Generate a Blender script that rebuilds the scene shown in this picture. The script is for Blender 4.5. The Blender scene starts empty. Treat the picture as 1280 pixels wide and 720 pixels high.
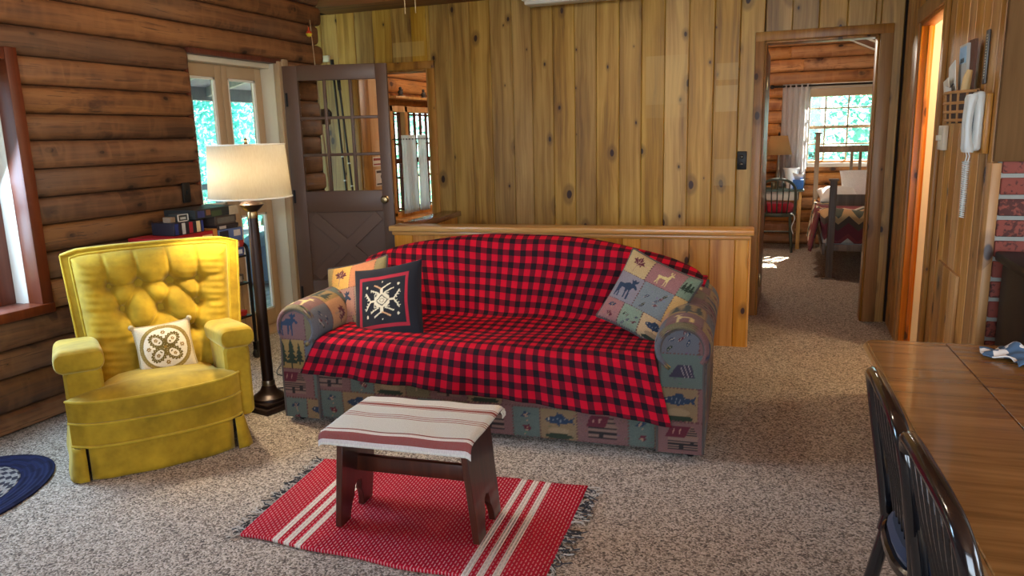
import bpy, bmesh, math, random
import numpy as np
from mathutils import Vector, Matrix
rnd = random.Random(11)
S = bpy.context.scene
C = S.collection
PI = math.pi

# ---------------------------------------------------------------- camera
HC = 1.41
FPX, PITCH, YAW, ROLL = 939.56, 0.199057, 0.359639, -0.026585
_f = Vector((-math.sin(YAW)*math.cos(PITCH), math.cos(YAW)*math.cos(PITCH), -math.sin(PITCH)))
_r = Vector((math.cos(YAW), math.sin(YAW), 0)); _u = _r.cross(_f)
_r2 = _r*math.cos(ROLL)+_u*math.sin(ROLL); _u2 = -_r*math.sin(ROLL)+_u*math.cos(ROLL)
cam = bpy.data.cameras.new('camera'); cam.sensor_width = 36; cam.lens = FPX/1280*36; cam.clip_start = .05; cam.clip_end = 300
camo = bpy.data.objects.new('camera', cam); C.objects.link(camo); S.camera = camo
camo.matrix_world = Matrix(((_r2.x, _u2.x, -_f.x, 0), (_r2.y, _u2.y, -_f.y, 0), (_r2.z, _u2.z, -_f.z, HC), (0, 0, 0, 1)))

# ---------------------------------------------------------------- light
S.view_settings.view_transform = 'Standard'; S.view_settings.look = 'None'
S.view_settings.exposure = 0.0; S.view_settings.gamma = 1.0; S.view_settings.use_curve_mapping = False
W = bpy.data.worlds.new('sky'); S.world = W; W.use_nodes = True
wn = W.node_tree.nodes; wl = W.node_tree.links
sky = wn.new('ShaderNodeTexSky'); sky.sky_type = 'HOSEK_WILKIE'; sky.turbidity = 3.0
SUN = Vector((.35, .62, .62)).normalized()
sky.sun_direction = SUN
wl.new(sky.outputs[0], wn['Background'].inputs[0]); wn['Background'].inputs[1].default_value = 19.0
sl = bpy.data.lights.new('sun', 'SUN'); sl.energy = 60; sl.angle = .01; sl.color = (1, .93, .8)
so = bpy.data.objects.new('sun', sl); C.objects.link(so); so.rotation_euler = SUN.to_track_quat('Z', 'Y').to_euler()
def area(name, loc, target, w, h, e, col):
    l = bpy.data.lights.new(name, 'AREA'); l.shape = 'RECTANGLE'; l.size = w; l.size_y = h; l.energy = e; l.color = col
    o = bpy.data.objects.new(name, l); C.objects.link(o); o.location = loc
    o.rotation_euler = (Vector(loc)-Vector(target)).to_track_quat('Z', 'Y').to_euler(); return o
# daylight area lights; windows behind and right of camera are added for brightness
area('added_daylight', (.6, -2.38, 1.55), (-.4, 4, .6), 3.4, 1.5, 128, (.86, .93, 1))
area('added_daylight', (3.9, 1.0, 1.5), (-1, 2.4, .3), 1.6, 1.2, 42, (.9, .95, 1))
area('added_daylight', (-3.86, 2.22, 1.25), (-2.2, 1.9, 0), .9, 1.2, 75, (.5, .73, 1))
# ---------------------------------------------------------------- mesh helpers
def srgb(r, g, b):
    f = lambda c: c/12.92 if c <= .04045 else ((c+.055)/1.055)**2.4
    return tuple(f(x/255) for x in (r, g, b))
class MB:
    def __init__(s): s.v = []; s.f = []
    def add(s, vs, fs):
        n = len(s.v); s.v += [tuple(p) for p in vs]; s.f += [tuple(i+n for i in f) for f in fs]; return s
    def box(s, x0, x1, y0, y1, z0, z1):
        return s.add([(x0,y0,z0),(x1,y0,z0),(x1,y1,z0),(x0,y1,z0),(x0,y0,z1),(x1,y0,z1),(x1,y1,z1),(x0,y1,z1)],
                     [(0,3,2,1),(4,5,6,7),(0,1,5,4),(1,2,6,5),(2,3,7,6),(3,0,4,7)])
    def tube(s, pts, r, n=8, caps=True, closed=False):
        pts = [Vector(p) for p in pts]; k = len(pts); rs = r if isinstance(r, (list, tuple)) else [r]*k
        t0 = (pts[1]-pts[0]).normalized(); ref = Vector((0, 0, 1)) if abs(t0.z) < .9 else Vector((1, 0, 0))
        a = t0.cross(ref).normalized(); vs = []; fs = []
        for i, p in enumerate(pts):
            if closed: t = (pts[(i+1) % k]-pts[i-1]).normalized()
            else: t = (pts[min(i+1, k-1)]-pts[max(i-1, 0)]).normalized()
            a = (a-t*a.dot(t)).normalized(); b = t.cross(a)
            for j in range(n):
                an = 2*PI*j/n; vs.append(p+(a*math.cos(an)+b*math.sin(an))*rs[i])
        for i in range(k if closed else k-1):
            for j in range(n):
                i2 = (i+1) % k
                fs.append((i*n+j, i*n+(j+1) % n, i2*n+(j+1) % n, i2*n+j))
        if caps and not closed: fs += [tuple(reversed(range(n))), tuple(range((k-1)*n, k*n))]
        return s.add(vs, fs)
    def lathe(s, prof, c=(0, 0), n=24, caps=True):
        vs = []; fs = []; k = len(prof)
        for r, z in prof:
            for j in range(n):
                an = 2*PI*j/n; vs.append((c[0]+r*math.cos(an), c[1]+r*math.sin(an), z))
        for i in range(k-1):
            for j in range(n): fs.append((i*n+j, i*n+(j+1) % n, (i+1)*n+(j+1) % n, (i+1)*n+j))
        if caps: fs += [tuple(reversed(range(n))), tuple(range((k-1)*n, k*n))]
        return s.add(vs, fs)
    def loft(s, rings, caps=True):
        n = len(rings[0]); vs = [p for r in rings for p in r]; fs = []
        for i in range(len(rings)-1):
            for j in range(n): fs.append((i*n+j, i*n+(j+1) % n, (i+1)*n+(j+1) % n, (i+1)*n+j))
        if caps: fs += [tuple(reversed(range(n))), tuple(range((len(rings)-1)*n, len(rings)*n))]
        return s.add(vs, fs)
    def prism(s, poly, fn, a, b):   # poly of 2D points, fn(p, q, depth) gives the 3D point
        n = len(poly); vs = [fn(p[0], p[1], a) for p in poly]+[fn(p[0], p[1], b) for p in poly]
        return s.add(vs, [tuple(range(n)), tuple(reversed(range(n, 2*n)))]+[(j, n+j, n+(j+1) % n, (j+1) % n) for j in range(n)])
    def grid(s, P):                 # P[i][j] 3D points
        n, m = len(P), len(P[0])
        return s.add([p for r in P for p in r], [(i*m+j, i*m+j+1, (i+1)*m+j+1, (i+1)*m+j) for i in range(n-1) for j in range(m-1)])
    def build(s, name, mat, parent=None, bevel=0, seg=2, smooth=True, loc=None, rot=None, solid=0, sub=0, weld=False, fixn=True):
        me = bpy.data.meshes.new(name); me.from_pydata(s.v, [], s.f)
        bm = bmesh.new(); bm.from_mesh(me)
        if weld: bmesh.ops.remove_doubles(bm, verts=bm.verts, dist=1e-5)
        if fixn: bmesh.ops.recalc_face_normals(bm, faces=bm.faces)
        if bevel:
            es = [e for e in bm.edges if len(e.link_faces) == 2 and e.calc_face_angle(0) > .5]
            bmesh.ops.bevel(bm, geom=es, offset=bevel, segments=seg, profile=.5, affect='EDGES', clamp_overlap=True)
        bm.to_mesh(me); bm.free()
        if smooth: smoothen(me)
        return link(name, me, mat, parent, loc, rot, solid, sub)
def smoothen(me, ang=.7):
    me.polygons.foreach_set('use_smooth', [True]*len(me.polygons))
    bm = bmesh.new(); bm.from_mesh(me)
    for e in bm.edges:
        if len(e.link_faces) == 2 and e.calc_face_angle(0) > ang: e.smooth = False
    bm.to_mesh(me); bm.free()
def link(name, me, mat, parent=None, loc=None, rot=None, solid=0, sub=0):
    o = bpy.data.objects.new(name, me); C.objects.link(o)
    if mat and not me.materials: me.materials.append(mat)
    if parent: o.parent = parent
    if loc: o.location = loc
    if rot: o.rotation_euler = rot
    if solid: m = o.modifiers.new('thick', 'SOLIDIFY'); m.thickness = solid; m.offset = 0
    if sub: m = o.modifiers.new('sub', 'SUBSURF'); m.levels = m.render_levels = sub
    return o
def empty(name, loc=(0, 0, 0), rz=0):
    o = bpy.data.objects.new(name, None); C.objects.link(o); o.location = loc; o.rotation_euler = (0, 0, rz); o.empty_display_size = .1; return o
def tag(o, label, cat, group=None, kind=None):
    o['label'] = label; o['category'] = cat
    if group: o['group'] = group
    if kind: o['kind'] = kind
    return o
def struct(o, label=None, cat=None):
    o['kind'] = 'structure'
    if label: o['label'] = label
    if cat: o['category'] = cat
    return o
def thing(name, label, cat, loc=(0, 0, 0), rz=0, group=None): return tag(empty(name, loc, rz), label, cat, group)
def copy_tree(o, parent=None):
    c = o.copy(); C.objects.link(c); c.parent = parent
    for ch in list(o.children): copy_tree(ch, c)
    return c
def setcol(o, cols):
    me = o.data; a = me.color_attributes.new('print', 'FLOAT_COLOR', 'POINT')
    arr = np.ones((len(me.vertices), 4), np.float32); arr[:, :3] = cols; a.data.foreach_set('color', arr.ravel())
def setuv(o, uvs):   # per vertex uv
    me = o.data; l = me.uv_layers.new(name='UVMap'); idx = np.empty(len(me.loops), np.int32); me.loops.foreach_get('vertex_index', idx)
    l.data.foreach_set('uv', np.asarray(uvs, np.float32)[idx].ravel())
def npgrid(name, P, mat, parent=None, uv=None, col=None, solid=0, extra=None):
    # P: array (n,m,3)
    n, m = P.shape[:2]; i, j = np.meshgrid(np.arange(n-1), np.arange(m-1), indexing='ij'); a = (i*m+j).ravel()
    F = np.stack([a, a+1, a+m+1, a+m], 1)
    me = bpy.data.meshes.new(name); me.from_pydata(P.reshape(-1, 3).tolist(), [], F.tolist())
    me.polygons.foreach_set('use_smooth', [True]*len(me.polygons))
    o = link(name, me, mat, parent, solid=solid)
    if uv is not None: setuv(o, uv.reshape(-1, 2))
    if col is not None: setcol(o, col.reshape(-1, 3))
    return o

# ---------------------------------------------------------------- materials
class NT:
    def __init__(s, name):
        s.m = bpy.data.materials.new(name); s.m.use_nodes = True; s.t = s.m.node_tree; s.b = s.t.nodes['Principled BSDF']
    def n(s, typ, **kw):
        o = s.t.nodes.new('ShaderNode'+typ)
        for k, v in kw.items(): setattr(o, k, v)
        return o
    def l(s, a, b): s.t.links.new(a, b)
    def put(s, sock, v):
        if hasattr(v, 'is_output') or isinstance(v, bpy.types.NodeSocket): s.l(v, sock)
        else: sock.default_value = v
    def math(s, op, a, b=0., c=None):
        o = s.n('Math', operation=op); s.put(o.inputs[0], a); s.put(o.inputs[1], b)
        if c is not None: s.put(o.inputs[2], c)
        return o.outputs[0]
    def ramp(s, f, stops, interp='LINEAR'):
        o = s.n('ValToRGB'); s.put(o.inputs[0], f); o.color_ramp.interpolation = interp
        e = o.color_ramp.elements
        while len(e) < len(stops): e.new(.5)
        for k, (p, c) in zip(e, stops): k.position = p; k.color = (*c, 1) if len(c) == 3 else c
        return o.outputs[0]
    def mix(s, f, a, b, mode='MIX'):
        o = s.n('Mix', data_type='RGBA', blend_type=mode)
        s.put(o.inputs[0], f)
        for k, v in ((6, a), (7, b)):
            s.put(o.inputs[k], (*v, 1) if isinstance(v, tuple) and len(v) == 3 else v)
        return o.outputs[2]
    def noise(s, vec, scale, detail=3, rough=.55, dist=0):
        o = s.n('TexNoise'); s.l(vec, o.inputs['Vector']); o.inputs['Scale'].default_value = scale; o.inputs['Detail'].default_value = detail
        o.inputs['Roughness'].default_value = rough; o.inputs['Distortion'].default_value = dist; return o.outputs[0]
    def mapping(s, vec, scale=(1, 1, 1), loc=(0, 0, 0), rot=(0, 0, 0)):
        o = s.n('Mapping'); s.l(vec, o.inputs[0]); o.inputs['Scale'].default_value = scale; s.put(o.inputs['Location'], loc); o.inputs['Rotation'].default_value = rot
        return o.outputs[0]
    def coord(s, k='Object'): return s.n('TexCoord').outputs[k]
    def bump(s, h, strength=.3, dist=.01):
        o = s.n('Bump'); s.l(h, o.inputs['Height']); o.inputs['Strength'].default_value = strength; o.inputs['Distance'].default_value = dist
        s.l(o.outputs[0], s.b.inputs['Normal'])
    def set(s, **kw):
        for k, v in kw.items(): s.put(s.b.inputs[k.replace('_', ' ')], v if not (isinstance(v, tuple) and len(v) == 3) else (*v, 1))
        return s
def pm(name, c, rough=.5, metal=0, var=.12, scale=20, bump=0, **kw):
    t = NT(name); v = t.coord(); n = t.noise(v, scale)
    t.set(Base_Color=t.mix(n, tuple(x*(1-var) for x in c), tuple(min(1, x*(1+var)) for x in c)), Roughness=rough, Metallic=metal)
    if bump: t.bump(n, bump, .004)
    for k, x in kw.items(): t.set(**{k: x})
    return t.m
def wood(name, c0, c1, c2, knot=None, rough=.5, axis='Z', kn=1.0, stain=None, tint=.25, gs=1.0, spec=.5, coat=0, marks=None, rough_log=False):
    # grain runs along the local axis; every object shifts the pattern by its own random number
    t = NT(name); v = t.coord(); rot = {'Z': (0, 0, 0), 'X': (0, PI/2, 0), 'Y': (PI/2, 0, 0)}[axis]
    oi = t.n('ObjectInfo').outputs['Random']
    cv = t.n('CombineXYZ'); t.l(t.math('MULTIPLY', oi, 37.), cv.inputs[0]); t.l(t.math('MULTIPLY', oi, 53.), cv.inputs[1]); t.l(t.math('MULTIPLY', oi, 71.), cv.inputs[2])
    p = t.mapping(v, rot=rot); q = t.n('VectorMath', operation='ADD'); t.l(p, q.inputs[0]); t.l(cv.outputs[0], q.inputs[1]); q = q.outputs[0]
    wob = t.n('VectorMath', operation='ADD'); nz = t.n('TexNoise'); t.l(t.mapping(q, (4, 4, 1.6)), nz.inputs['Vector']); nz.inputs['Scale'].default_value = 1
    sc = t.n('VectorMath', operation='SCALE'); t.l(nz.outputs['Color'], sc.inputs[0]); sc.inputs['Scale'].default_value = .06
    t.l(q, wob.inputs[0]); t.l(sc.outputs[0], wob.inputs[1]); qq = wob.outputs[0]
    broad = t.noise(t.mapping(qq, (9*gs, 9*gs, .7*gs)), 1, 2)
    fine = t.noise(t.mapping(qq, (90*gs, 90*gs, 2.2*gs)), 1, 3)
    ring = t.noise(t.mapping(qq, (28*gs, 28*gs, .5*gs)), 1, 1)
    g = t.math('ADD', t.math('MULTIPLY', broad, .55), t.math('ADD', t.math('MULTIPLY', fine, .25), t.math('MULTIPLY', ring, .3)))
    col = t.ramp(g, [(.43, c0), (.53, c1), (.64, c2)] if rough_log else [(.40, c0), (.53, c1), (.68, c2)])
    if knot:
        vo = t.n('TexVoronoi'); vo.voronoi_dimensions = '2D'
        sp = t.n('SeparateXYZ'); t.l(qq, sp.inputs[0]); cc = t.n('CombineXYZ'); t.l(t.math('MULTIPLY', sp.outputs[0], 5.2*kn), cc.inputs[0]); t.l(t.math('MULTIPLY', sp.outputs[2], 2.9*kn), cc.inputs[1])
        t.l(cc.outputs[0], vo.inputs['Vector']); vo.inputs['Scale'].default_value = 1
        d = vo.outputs['Distance']; scol = t.n('SeparateColor'); t.l(vo.outputs['Color'], scol.inputs[0])
        size = t.math('MULTIPLY', t.math('SUBTRACT', scol.outputs[0], .22), .15)
        k1 = t.math('SMOOTH_MIN', t.math('MULTIPLY', t.math('SUBTRACT', size, d), 40.), 1., .1); k1 = t.math('MAXIMUM', k1, 0.)
        k2 = t.math('MAXIMUM', t.math('MULTIPLY', t.math('SUBTRACT', t.math('MULTIPLY', size, 2.6), d), 6.), 0.); k2 = t.math('MINIMUM', k2, .55)
        col = t.mix(k2, col, tuple(a*.5+b*.5 for a, b in zip(c0, knot))); col = t.mix(k1, col, knot)
    if stain:
        st = t.noise(t.mapping(q, (7, 7, 2.2)), 1, 5, .65); st2 = t.noise(t.mapping(q, (2.4, 2.4, .9)), 1, 2)
        m = t.ramp(t.math('MULTIPLY', st, t.math('ADD', st2, .45)), [(.58, (0, 0, 0)), (.68, (1, 1, 1))])
        col = t.mix(t.math('MULTIPLY', m, .8), col, stain)
    if rough_log:   # drawknife facets, drying checks and grey weathering
        fa = t.noise(t.mapping(q, (3, 3, 7)), 1, 2, .6); col = t.mix(t.ramp(fa, [(.42, (0, 0, 0)), (.47, (.42, .42, .42)), (.6, (0, 0, 0))]), col, c2)
        ck = t.noise(t.mapping(qq, (130, 130, 3.0)), 1, 2); ckm = t.math('MULTIPLY', t.ramp(ck, [(.61, (0, 0, 0)), (.66, (1, 1, 1))]), t.ramp(broad, [(.45, (0, 0, 0)), (.55, (.75, .75, .75))])); col = t.mix(ckm, col, stain)
        gw = t.noise(t.mapping(q, (2, 2, 1.1)), 1, 3); col = t.mix(t.ramp(gw, [(.5, (0, 0, 0)), (.68, (.45, .45, .45))]), col, srgb(96, 78, 66))
    val = t.math('ADD', t.math('MULTIPLY', oi, 2*tint), 1-tint)
    hs = t.n('HueSaturation'); t.l(col, hs.inputs['Color']); t.l(val, hs.inputs['Value'])
    oi2 = t.math('FRACT', t.math('MULTIPLY', oi, 17.3)); t.l(t.math('ADD', t.math('MULTIPLY', oi2, .16), .95), hs.inputs['Saturation'])
    col = hs.outputs[0]
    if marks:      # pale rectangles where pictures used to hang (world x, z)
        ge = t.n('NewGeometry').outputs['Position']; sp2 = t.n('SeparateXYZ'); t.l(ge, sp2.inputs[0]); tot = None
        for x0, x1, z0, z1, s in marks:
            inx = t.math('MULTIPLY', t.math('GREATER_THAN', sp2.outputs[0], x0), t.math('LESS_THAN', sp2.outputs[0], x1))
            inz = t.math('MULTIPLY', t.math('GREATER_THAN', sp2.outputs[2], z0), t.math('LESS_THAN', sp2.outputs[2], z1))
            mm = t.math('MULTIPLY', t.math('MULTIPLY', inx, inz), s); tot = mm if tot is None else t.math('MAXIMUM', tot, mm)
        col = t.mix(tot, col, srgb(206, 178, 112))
    t.set(Base_Color=col, Roughness=rough, Specular_IOR_Level=spec, Coat_Weight=coat)
    t.bump(g, .4 if rough_log else .12, .006 if rough_log else .004)
    return t.m
def glassm(name, tintc=(.97, .98, .98), refl=.06):
    t = NT(name); tr = t.n('BsdfTransparent'); tr.inputs[0].default_value = (*tintc, 1); gl = t.n('BsdfGlossy'); gl.inputs['Roughness'].default_value = .02
    lw = t.n('LayerWeight'); lw.inputs[0].default_value = .5; mx = t.n('MixShader'); v = t.coord(); nz = t.noise(v, 3)
    f5 = t.math('POWER', lw.outputs['Facing'], 4.)
    t.l(t.math('ADD', t.math('MULTIPLY', f5, .5), t.math('ADD', t.math('MULTIPLY', nz, refl*.3), .03)), mx.inputs[0]); t.l(tr.outputs[0], mx.inputs[1]); t.l(gl.outputs[0], mx.inputs[2])
    t.l(mx.outputs[0], t.t.nodes['Material Output'].inputs[0]); return t.m
def fabric(name, c, rough=.9, var=.15, weave=700, sheen=.2, bump=.15, sheen_tint=(1, 1, 1)):
    t = NT(name); v = t.coord(); n = t.noise(v, 6, 3); w = t.noise(v, weave, 1)
    t.set(Base_Color=t.mix(n, tuple(x*(1-var) for x in c), tuple(min(1, x*(1+var)) for x in c)), Roughness=rough, Sheen_Weight=sheen, Sheen_Tint=sheen_tint, Specular_IOR_Level=.2)
    t.bump(w, bump, .002); return t.m
def printm(name, rough=.9, weave=500):
    t = NT(name); a = t.n('Attribute'); a.attribute_name = 'print'; v = t.coord(); w = t.noise(v, weave, 1)
    mm = t.n('Mix', data_type='RGBA', blend_type='MULTIPLY'); mm.inputs[0].default_value = 1; t.l(a.outputs[0], mm.inputs[6]); t.l(t.ramp(w, [(.3, (.7, .7, .7)), (.7, (1.25, 1.22, 1.18))]), mm.inputs[7])
    t.set(Base_Color=mm.outputs[2], Roughness=rough, Specular_IOR_Level=.15, Sheen_Weight=.1); t.bump(w, .2, .002); return t.m
# ---------------------------------------------------------------- shared materials
M = {}
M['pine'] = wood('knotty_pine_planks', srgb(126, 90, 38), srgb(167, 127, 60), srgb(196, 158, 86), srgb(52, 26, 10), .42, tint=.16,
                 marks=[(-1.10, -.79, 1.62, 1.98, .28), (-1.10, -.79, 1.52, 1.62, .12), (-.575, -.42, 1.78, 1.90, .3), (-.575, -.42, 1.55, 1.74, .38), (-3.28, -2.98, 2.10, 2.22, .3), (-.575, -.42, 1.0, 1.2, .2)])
M['pine2'] = wood('pine_planks_side', srgb(140, 92, 46), srgb(174, 124, 68), srgb(198, 152, 92), srgb(52, 26, 10), .45, tint=.16)
M['ponypine'] = wood('pony_wall_pine', srgb(158, 100, 40), srgb(190, 132, 60), srgb(212, 160, 86), srgb(60, 30, 12), .4, tint=.14)
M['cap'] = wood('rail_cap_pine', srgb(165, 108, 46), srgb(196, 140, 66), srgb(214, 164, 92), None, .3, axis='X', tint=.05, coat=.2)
M['trimpine'] = wood('door_casing_pine', srgb(116, 76, 34), srgb(150, 104, 52), srgb(172, 126, 68), srgb(56, 28, 10), .4, tint=.1)
M['log'] = wood('peeled_log', srgb(80, 53, 35), srgb(112, 75, 47), srgb(136, 96, 62), srgb(44, 24, 16), .6, stain=srgb(56, 32, 24), tint=.3, kn=1.2, gs=.7, rough_log=True)
M['log2'] = wood('peeled_log_bedroom', srgb(136, 82, 44), srgb(180, 118, 66), srgb(206, 148, 92), srgb(56, 28, 14), .6, stain=srgb(92, 48, 26), tint=.2, kn=.8, gs=.7, rough_log=True)
M['darkgap'] = pm('dark_chinking', srgb(38, 24, 16), .9)
M['beam'] = wood('dark_beam', srgb(84, 52, 32), srgb(112, 70, 42), srgb(132, 86, 52), None, .6, axis='X')
M['ceil'] = wood('ceiling_boards', srgb(150, 92, 46), srgb(178, 114, 60), srgb(198, 138, 80), None, .6, axis='X')
M['browndoor'] = pm('brown_door_paint', srgb(92, 68, 54), .45, var=.05)
M['tan'] = pm('tan_door_paint', srgb(176, 150, 116), .5, var=.05)
M['jambw'] = pm('cream_jamb_paint', srgb(206, 196, 172), .5, var=.03)
M['white'] = pm('white_paint', srgb(226, 222, 208), .5, var=.03)
M['redtrim'] = wood('red_brown_trim', srgb(72, 34, 22), srgb(92, 44, 28), srgb(108, 56, 36), None, .45, tint=.08)
M['glass'] = glassm('clear_glass')
M['brass'] = pm('aged_brass', srgb(150, 128, 92), .3, 1)
M['iron'] = pm('black_iron', srgb(22, 21, 21), .45, .4)
M['blackplastic'] = pm('black_plastic', srgb(24, 23, 24), .4)
M['ivory'] = pm('ivory_plastic', srgb(222, 216, 196), .4, var=.03)
M['orange'] = wood('orange_pine', srgb(150, 80, 24), srgb(184, 108, 38), srgb(204, 134, 58), srgb(70, 32, 10), .35, tint=.06)
M['curtain'] = None
t = NT('sheer_curtain'); tr = t.n('BsdfTranslucent'); tr.inputs[0].default_value = (.92, .93, .95, 1); df = t.n('BsdfDiffuse'); v = t.coord(); w_ = t.noise(t.mapping(v, (60, 60, 4)), 1, 2)
t.l(t.ramp(w_, [(.3, (.62, .62, .62)), (.7, (.86, .86, .85))]), df.inputs[0]); mx = t.n('MixShader'); mx.inputs[0].default_value = .75; t.l(df.outputs[0], mx.inputs[1]); t.l(tr.outputs[0], mx.inputs[2]); t.l(mx.outputs[0], t.t.nodes['Material Output'].inputs[0]); M['curtain'] = t.m
# carpet: flecked loop pile
t = NT('flecked_berber_carpet'); v = t.coord(); vo = t.n('TexVoronoi'); t.l(v, vo.inputs['Vector']); vo.inputs['Scale'].default_value = 160
sc_ = t.n('SeparateColor'); t.l(vo.outputs['Color'], sc_.inputs[0]); big = t.noise(v, 26, 2); soil = t.noise(v, 1.1, 3)
c_ = t.ramp(t.math('ADD', t.math('MULTIPLY', sc_.outputs[0], .72), t.math('MULTIPLY', big, .34)), [(.18, srgb(66, 57, 50)), (.36, srgb(122, 109, 96)), (.58, srgb(176, 163, 147)), (.88, srgb(210, 199, 184))])
t.set(Base_Color=t.mix(t.math('MULTIPLY', soil, .2), c_, srgb(152, 140, 126)), Roughness=.95, Specular_IOR_Level=.1, Sheen_Weight=.15)
t.bump(t.math('SUBTRACT', 1., vo.outputs['Distance']), .6, .006); M['carpet'] = t.m
# brick and mortar
t = NT('red_brick'); v = t.coord(); oi = t.n('ObjectInfo').outputs['Random']; n1 = t.noise(v, 60, 4); n2 = t.noise(v, 14, 2)
b_ = t.mix(t.math('ADD', t.math('MULTIPLY', n2, .5), t.math('MULTIPLY', oi, .5)), srgb(128, 62, 52), srgb(164, 92, 78))
t.set(Base_Color=t.mix(t.math('MULTIPLY', t.ramp(t.math('ADD', n1, t.math('MULTIPLY', oi, .22)), [(.62, (0, 0, 0)), (.72, (1, 1, 1))]), .75), b_, srgb(48, 38, 38)), Roughness=.85); t.bump(n1, .3, .004); M['brick'] = t.m
M['mortar'] = pm('white_mortar', srgb(166, 168, 160), .9, var=.08, scale=60, bump=.3)

XL, YB, XR = -3.63, 5.97, .675
# ---------------------------------------------------------------- floor and ceiling
fl = MB().box(-3.95, 4.1, -2.6, 10.2, -.08, 0).build('floor', M['carpet'], smooth=False); struct(fl, 'beige and brown flecked wall to wall carpet', 'floor')
ce = MB().box(-4.4, 4.1, -2.6, 10.2, 2.75, 2.85).build('ceiling', M['ceil'], smooth=False); struct(ce, 'brown wooden ceiling', 'ceiling')
bm_ = MB().box(-3.9, 4.0, 5.62, 5.965, 2.495, 2.748).build('trim_1', M['beam'], bevel=.01); struct(bm_, 'dark brown ceiling beam along the plank wall', 'beam')
bm_ = MB().box(-4.0, 4.0, 3.35, 3.6, 2.52, 2.748).build('trim_2', M['beam'], bevel=.01); struct(bm_, 'dark brown ceiling beam crossing the room', 'beam')

def frame_mat(n, origin):     # local x up, local y into the wall, local z along it
    y = -Vector(n); x = Vector((0, 0, 1)); z = x.cross(y)
    return Matrix(((x.x, y.x, z.x, origin[0]), (x.y, y.y, z.y, origin[1]), (x.z, y.z, z.z, origin[2]), (0, 0, 0, 1)))
def log_mesh(L, h, D=.045, ends=(1, 1)):
    st = [0, .012, .045] + [L*k/max(2, int(L/.45)) for k in range(1, max(2, int(L/.45)))] + [L-.045, L-.012, L]
    st = sorted(set(round(s, 4) for s in st if 0 <= s <= L)); rings = []
    for s in st:
        e = min(s if ends[0] else 9, (L-s) if ends[1] else 9); k = 1. if e > .04 else .62+.38*math.sqrt(max(0, min(1, e/.04))); hh = h*(1 if e > .03 else .94)
        j = rnd.uniform(-.004, .004); ring = []
        for q in (-1, -.93, -.7, -.35, 0, .35, .7, .93, 1):
            ring.append((q*hh/2*.985, -D*k*(1-abs(q)**5.)**.5+j, s))
        ring += [(hh/2, .05, s), (-hh/2, .05, s)]; rings.append(ring)
    return MB().loft(rings)
def logrow(parent, n, axis_pos, a0, a1, z0, z1, mat, ends=(1, 1)):
    # n: facing normal; a0..a1 along the wall
    h = z1-z0; L = a1-a0
    if n[0] > 0: o = (axis_pos, a1, (z0+z1)/2)
    else: o = (a1, axis_pos, (z0+z1)/2)
    ob = log_mesh(L, h, ends=ends).build('log', mat, parent); ob.matrix_local = frame_mat(n, o); return ob
# ---------------------------------------------------------------- left log wall
def holes(a0, a1, z0, z1, hs):  # rectangles (a0,a1,z0,z1) around holes sharing the wall
    out = []; cuts = sorted(set([a0, a1]+[q for h in hs for q in h[:2] if a0 < q < a1]))
    for p, q in zip(cuts, cuts[1:]):
        zs = [(z0, z1)]
        for h in hs:
            if h[0] <= p and q <= h[1]: zs = [(a, b) for s in zs for a, b in ((s[0], min(s[1], h[2])), (max(s[0], h[3]), s[1])) if b-a > 1e-4]
        out += [(p, q, a, b) for a, b in zs]
    return out
WL1 = (1.70, 2.745, .575, 1.873); DL1 = (3.97, 4.85, 0, 2.005)
m = MB()
for a, b, c, d in holes(-2.5, 5.40, 0, 2.75, [WL1, DL1]): m.box(-3.86, -3.685, a, b, c, d)
wl_ = m.build('wall_left', M['darkgap'], smooth=False); struct(wl_, 'wall of stacked peeled brown logs', 'wall')
rows = [0, .11, .282, .419, .575, .73, .875, 1.018, 1.161, 1.307, 1.452, 1.589, 1.731, 1.873, 2.018, 2.17, 2.32, 2.47, 2.62, 2.75]
for z0, z1 in zip(rows, rows[1:]):
    e5 = 5.40+rnd.uniform(0, .1) if z0 > 2 else 5.36+rnd.uniform(-.02, .03)
    segs = [(-2.5, e5)]
    for H in (WL1, (3.955, 4.95, 0, 2.018)):
        if z0 < H[3]-.01 and z1 > H[2]+.01: segs = [(a, b) for s in segs for a, b in ((s[0], min(s[1], H[0])), (max(s[0], H[1]), s[1])) if b-a > .05]
    for a, b in segs: logrow(wl_, (1, 0, 0), XL-.045, a, b, z0, z1, M['log'], (1, 1))
# ---------------------------------------------------------------- plank helper
def plank(parent, w, L, mat, loc, rz=0, th=.02, ch=.006, name='plank'):
    pr = [(-w/2+.0008, .0), (-w/2+.0008, -th+ch), (-w/2+ch, -th), (w/2-ch, -th), (w/2-.0008, -th+ch), (w/2-.0008, 0)]
    o = MB().loft([[(p[0], p[1], 0) for p in pr], [(p[0], p[1], L) for p in pr]]).build(name, mat, parent, smooth=False)
    o.location = loc; o.rotation_euler = (0, 0, rz); return o
# ---------------------------------------------------------------- back plank wall
D1 = (-3.65, -2.955, 0, 1.99); D2 = (-.238, .515, 0, 2.035)
m = MB()
for a, b, c, d in holes(-4.3, 4.0, 0, 2.75, [D1, D2]): m.box(a, b, 5.99, 6.10, c, d)
wb = m.build('wall_back', M['darkgap'], smooth=False); struct(wb, 'wall of upright knotty pine planks', 'wall')
xs = [-4.3, -4.16, -3.99, -3.827, -3.647, -3.469, -3.287, -3.101, -2.926, -2.743, -2.563, -2.38, -2.19, -2.024, -1.845, -1.666, -1.491, -1.309, -1.134, -.957, -.778, -.594, -.411, -.243, -.059, .118, .301, .48, .66]
for a, b in zip(xs, xs[1:]):
    for p, q, c, d in holes(a, b, 0, 2.5, [D1, D2]):
        if q-p > .012: plank(wb, q-p, d-c, M['pine'], ((p+q)/2, 5.99, c))
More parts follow.
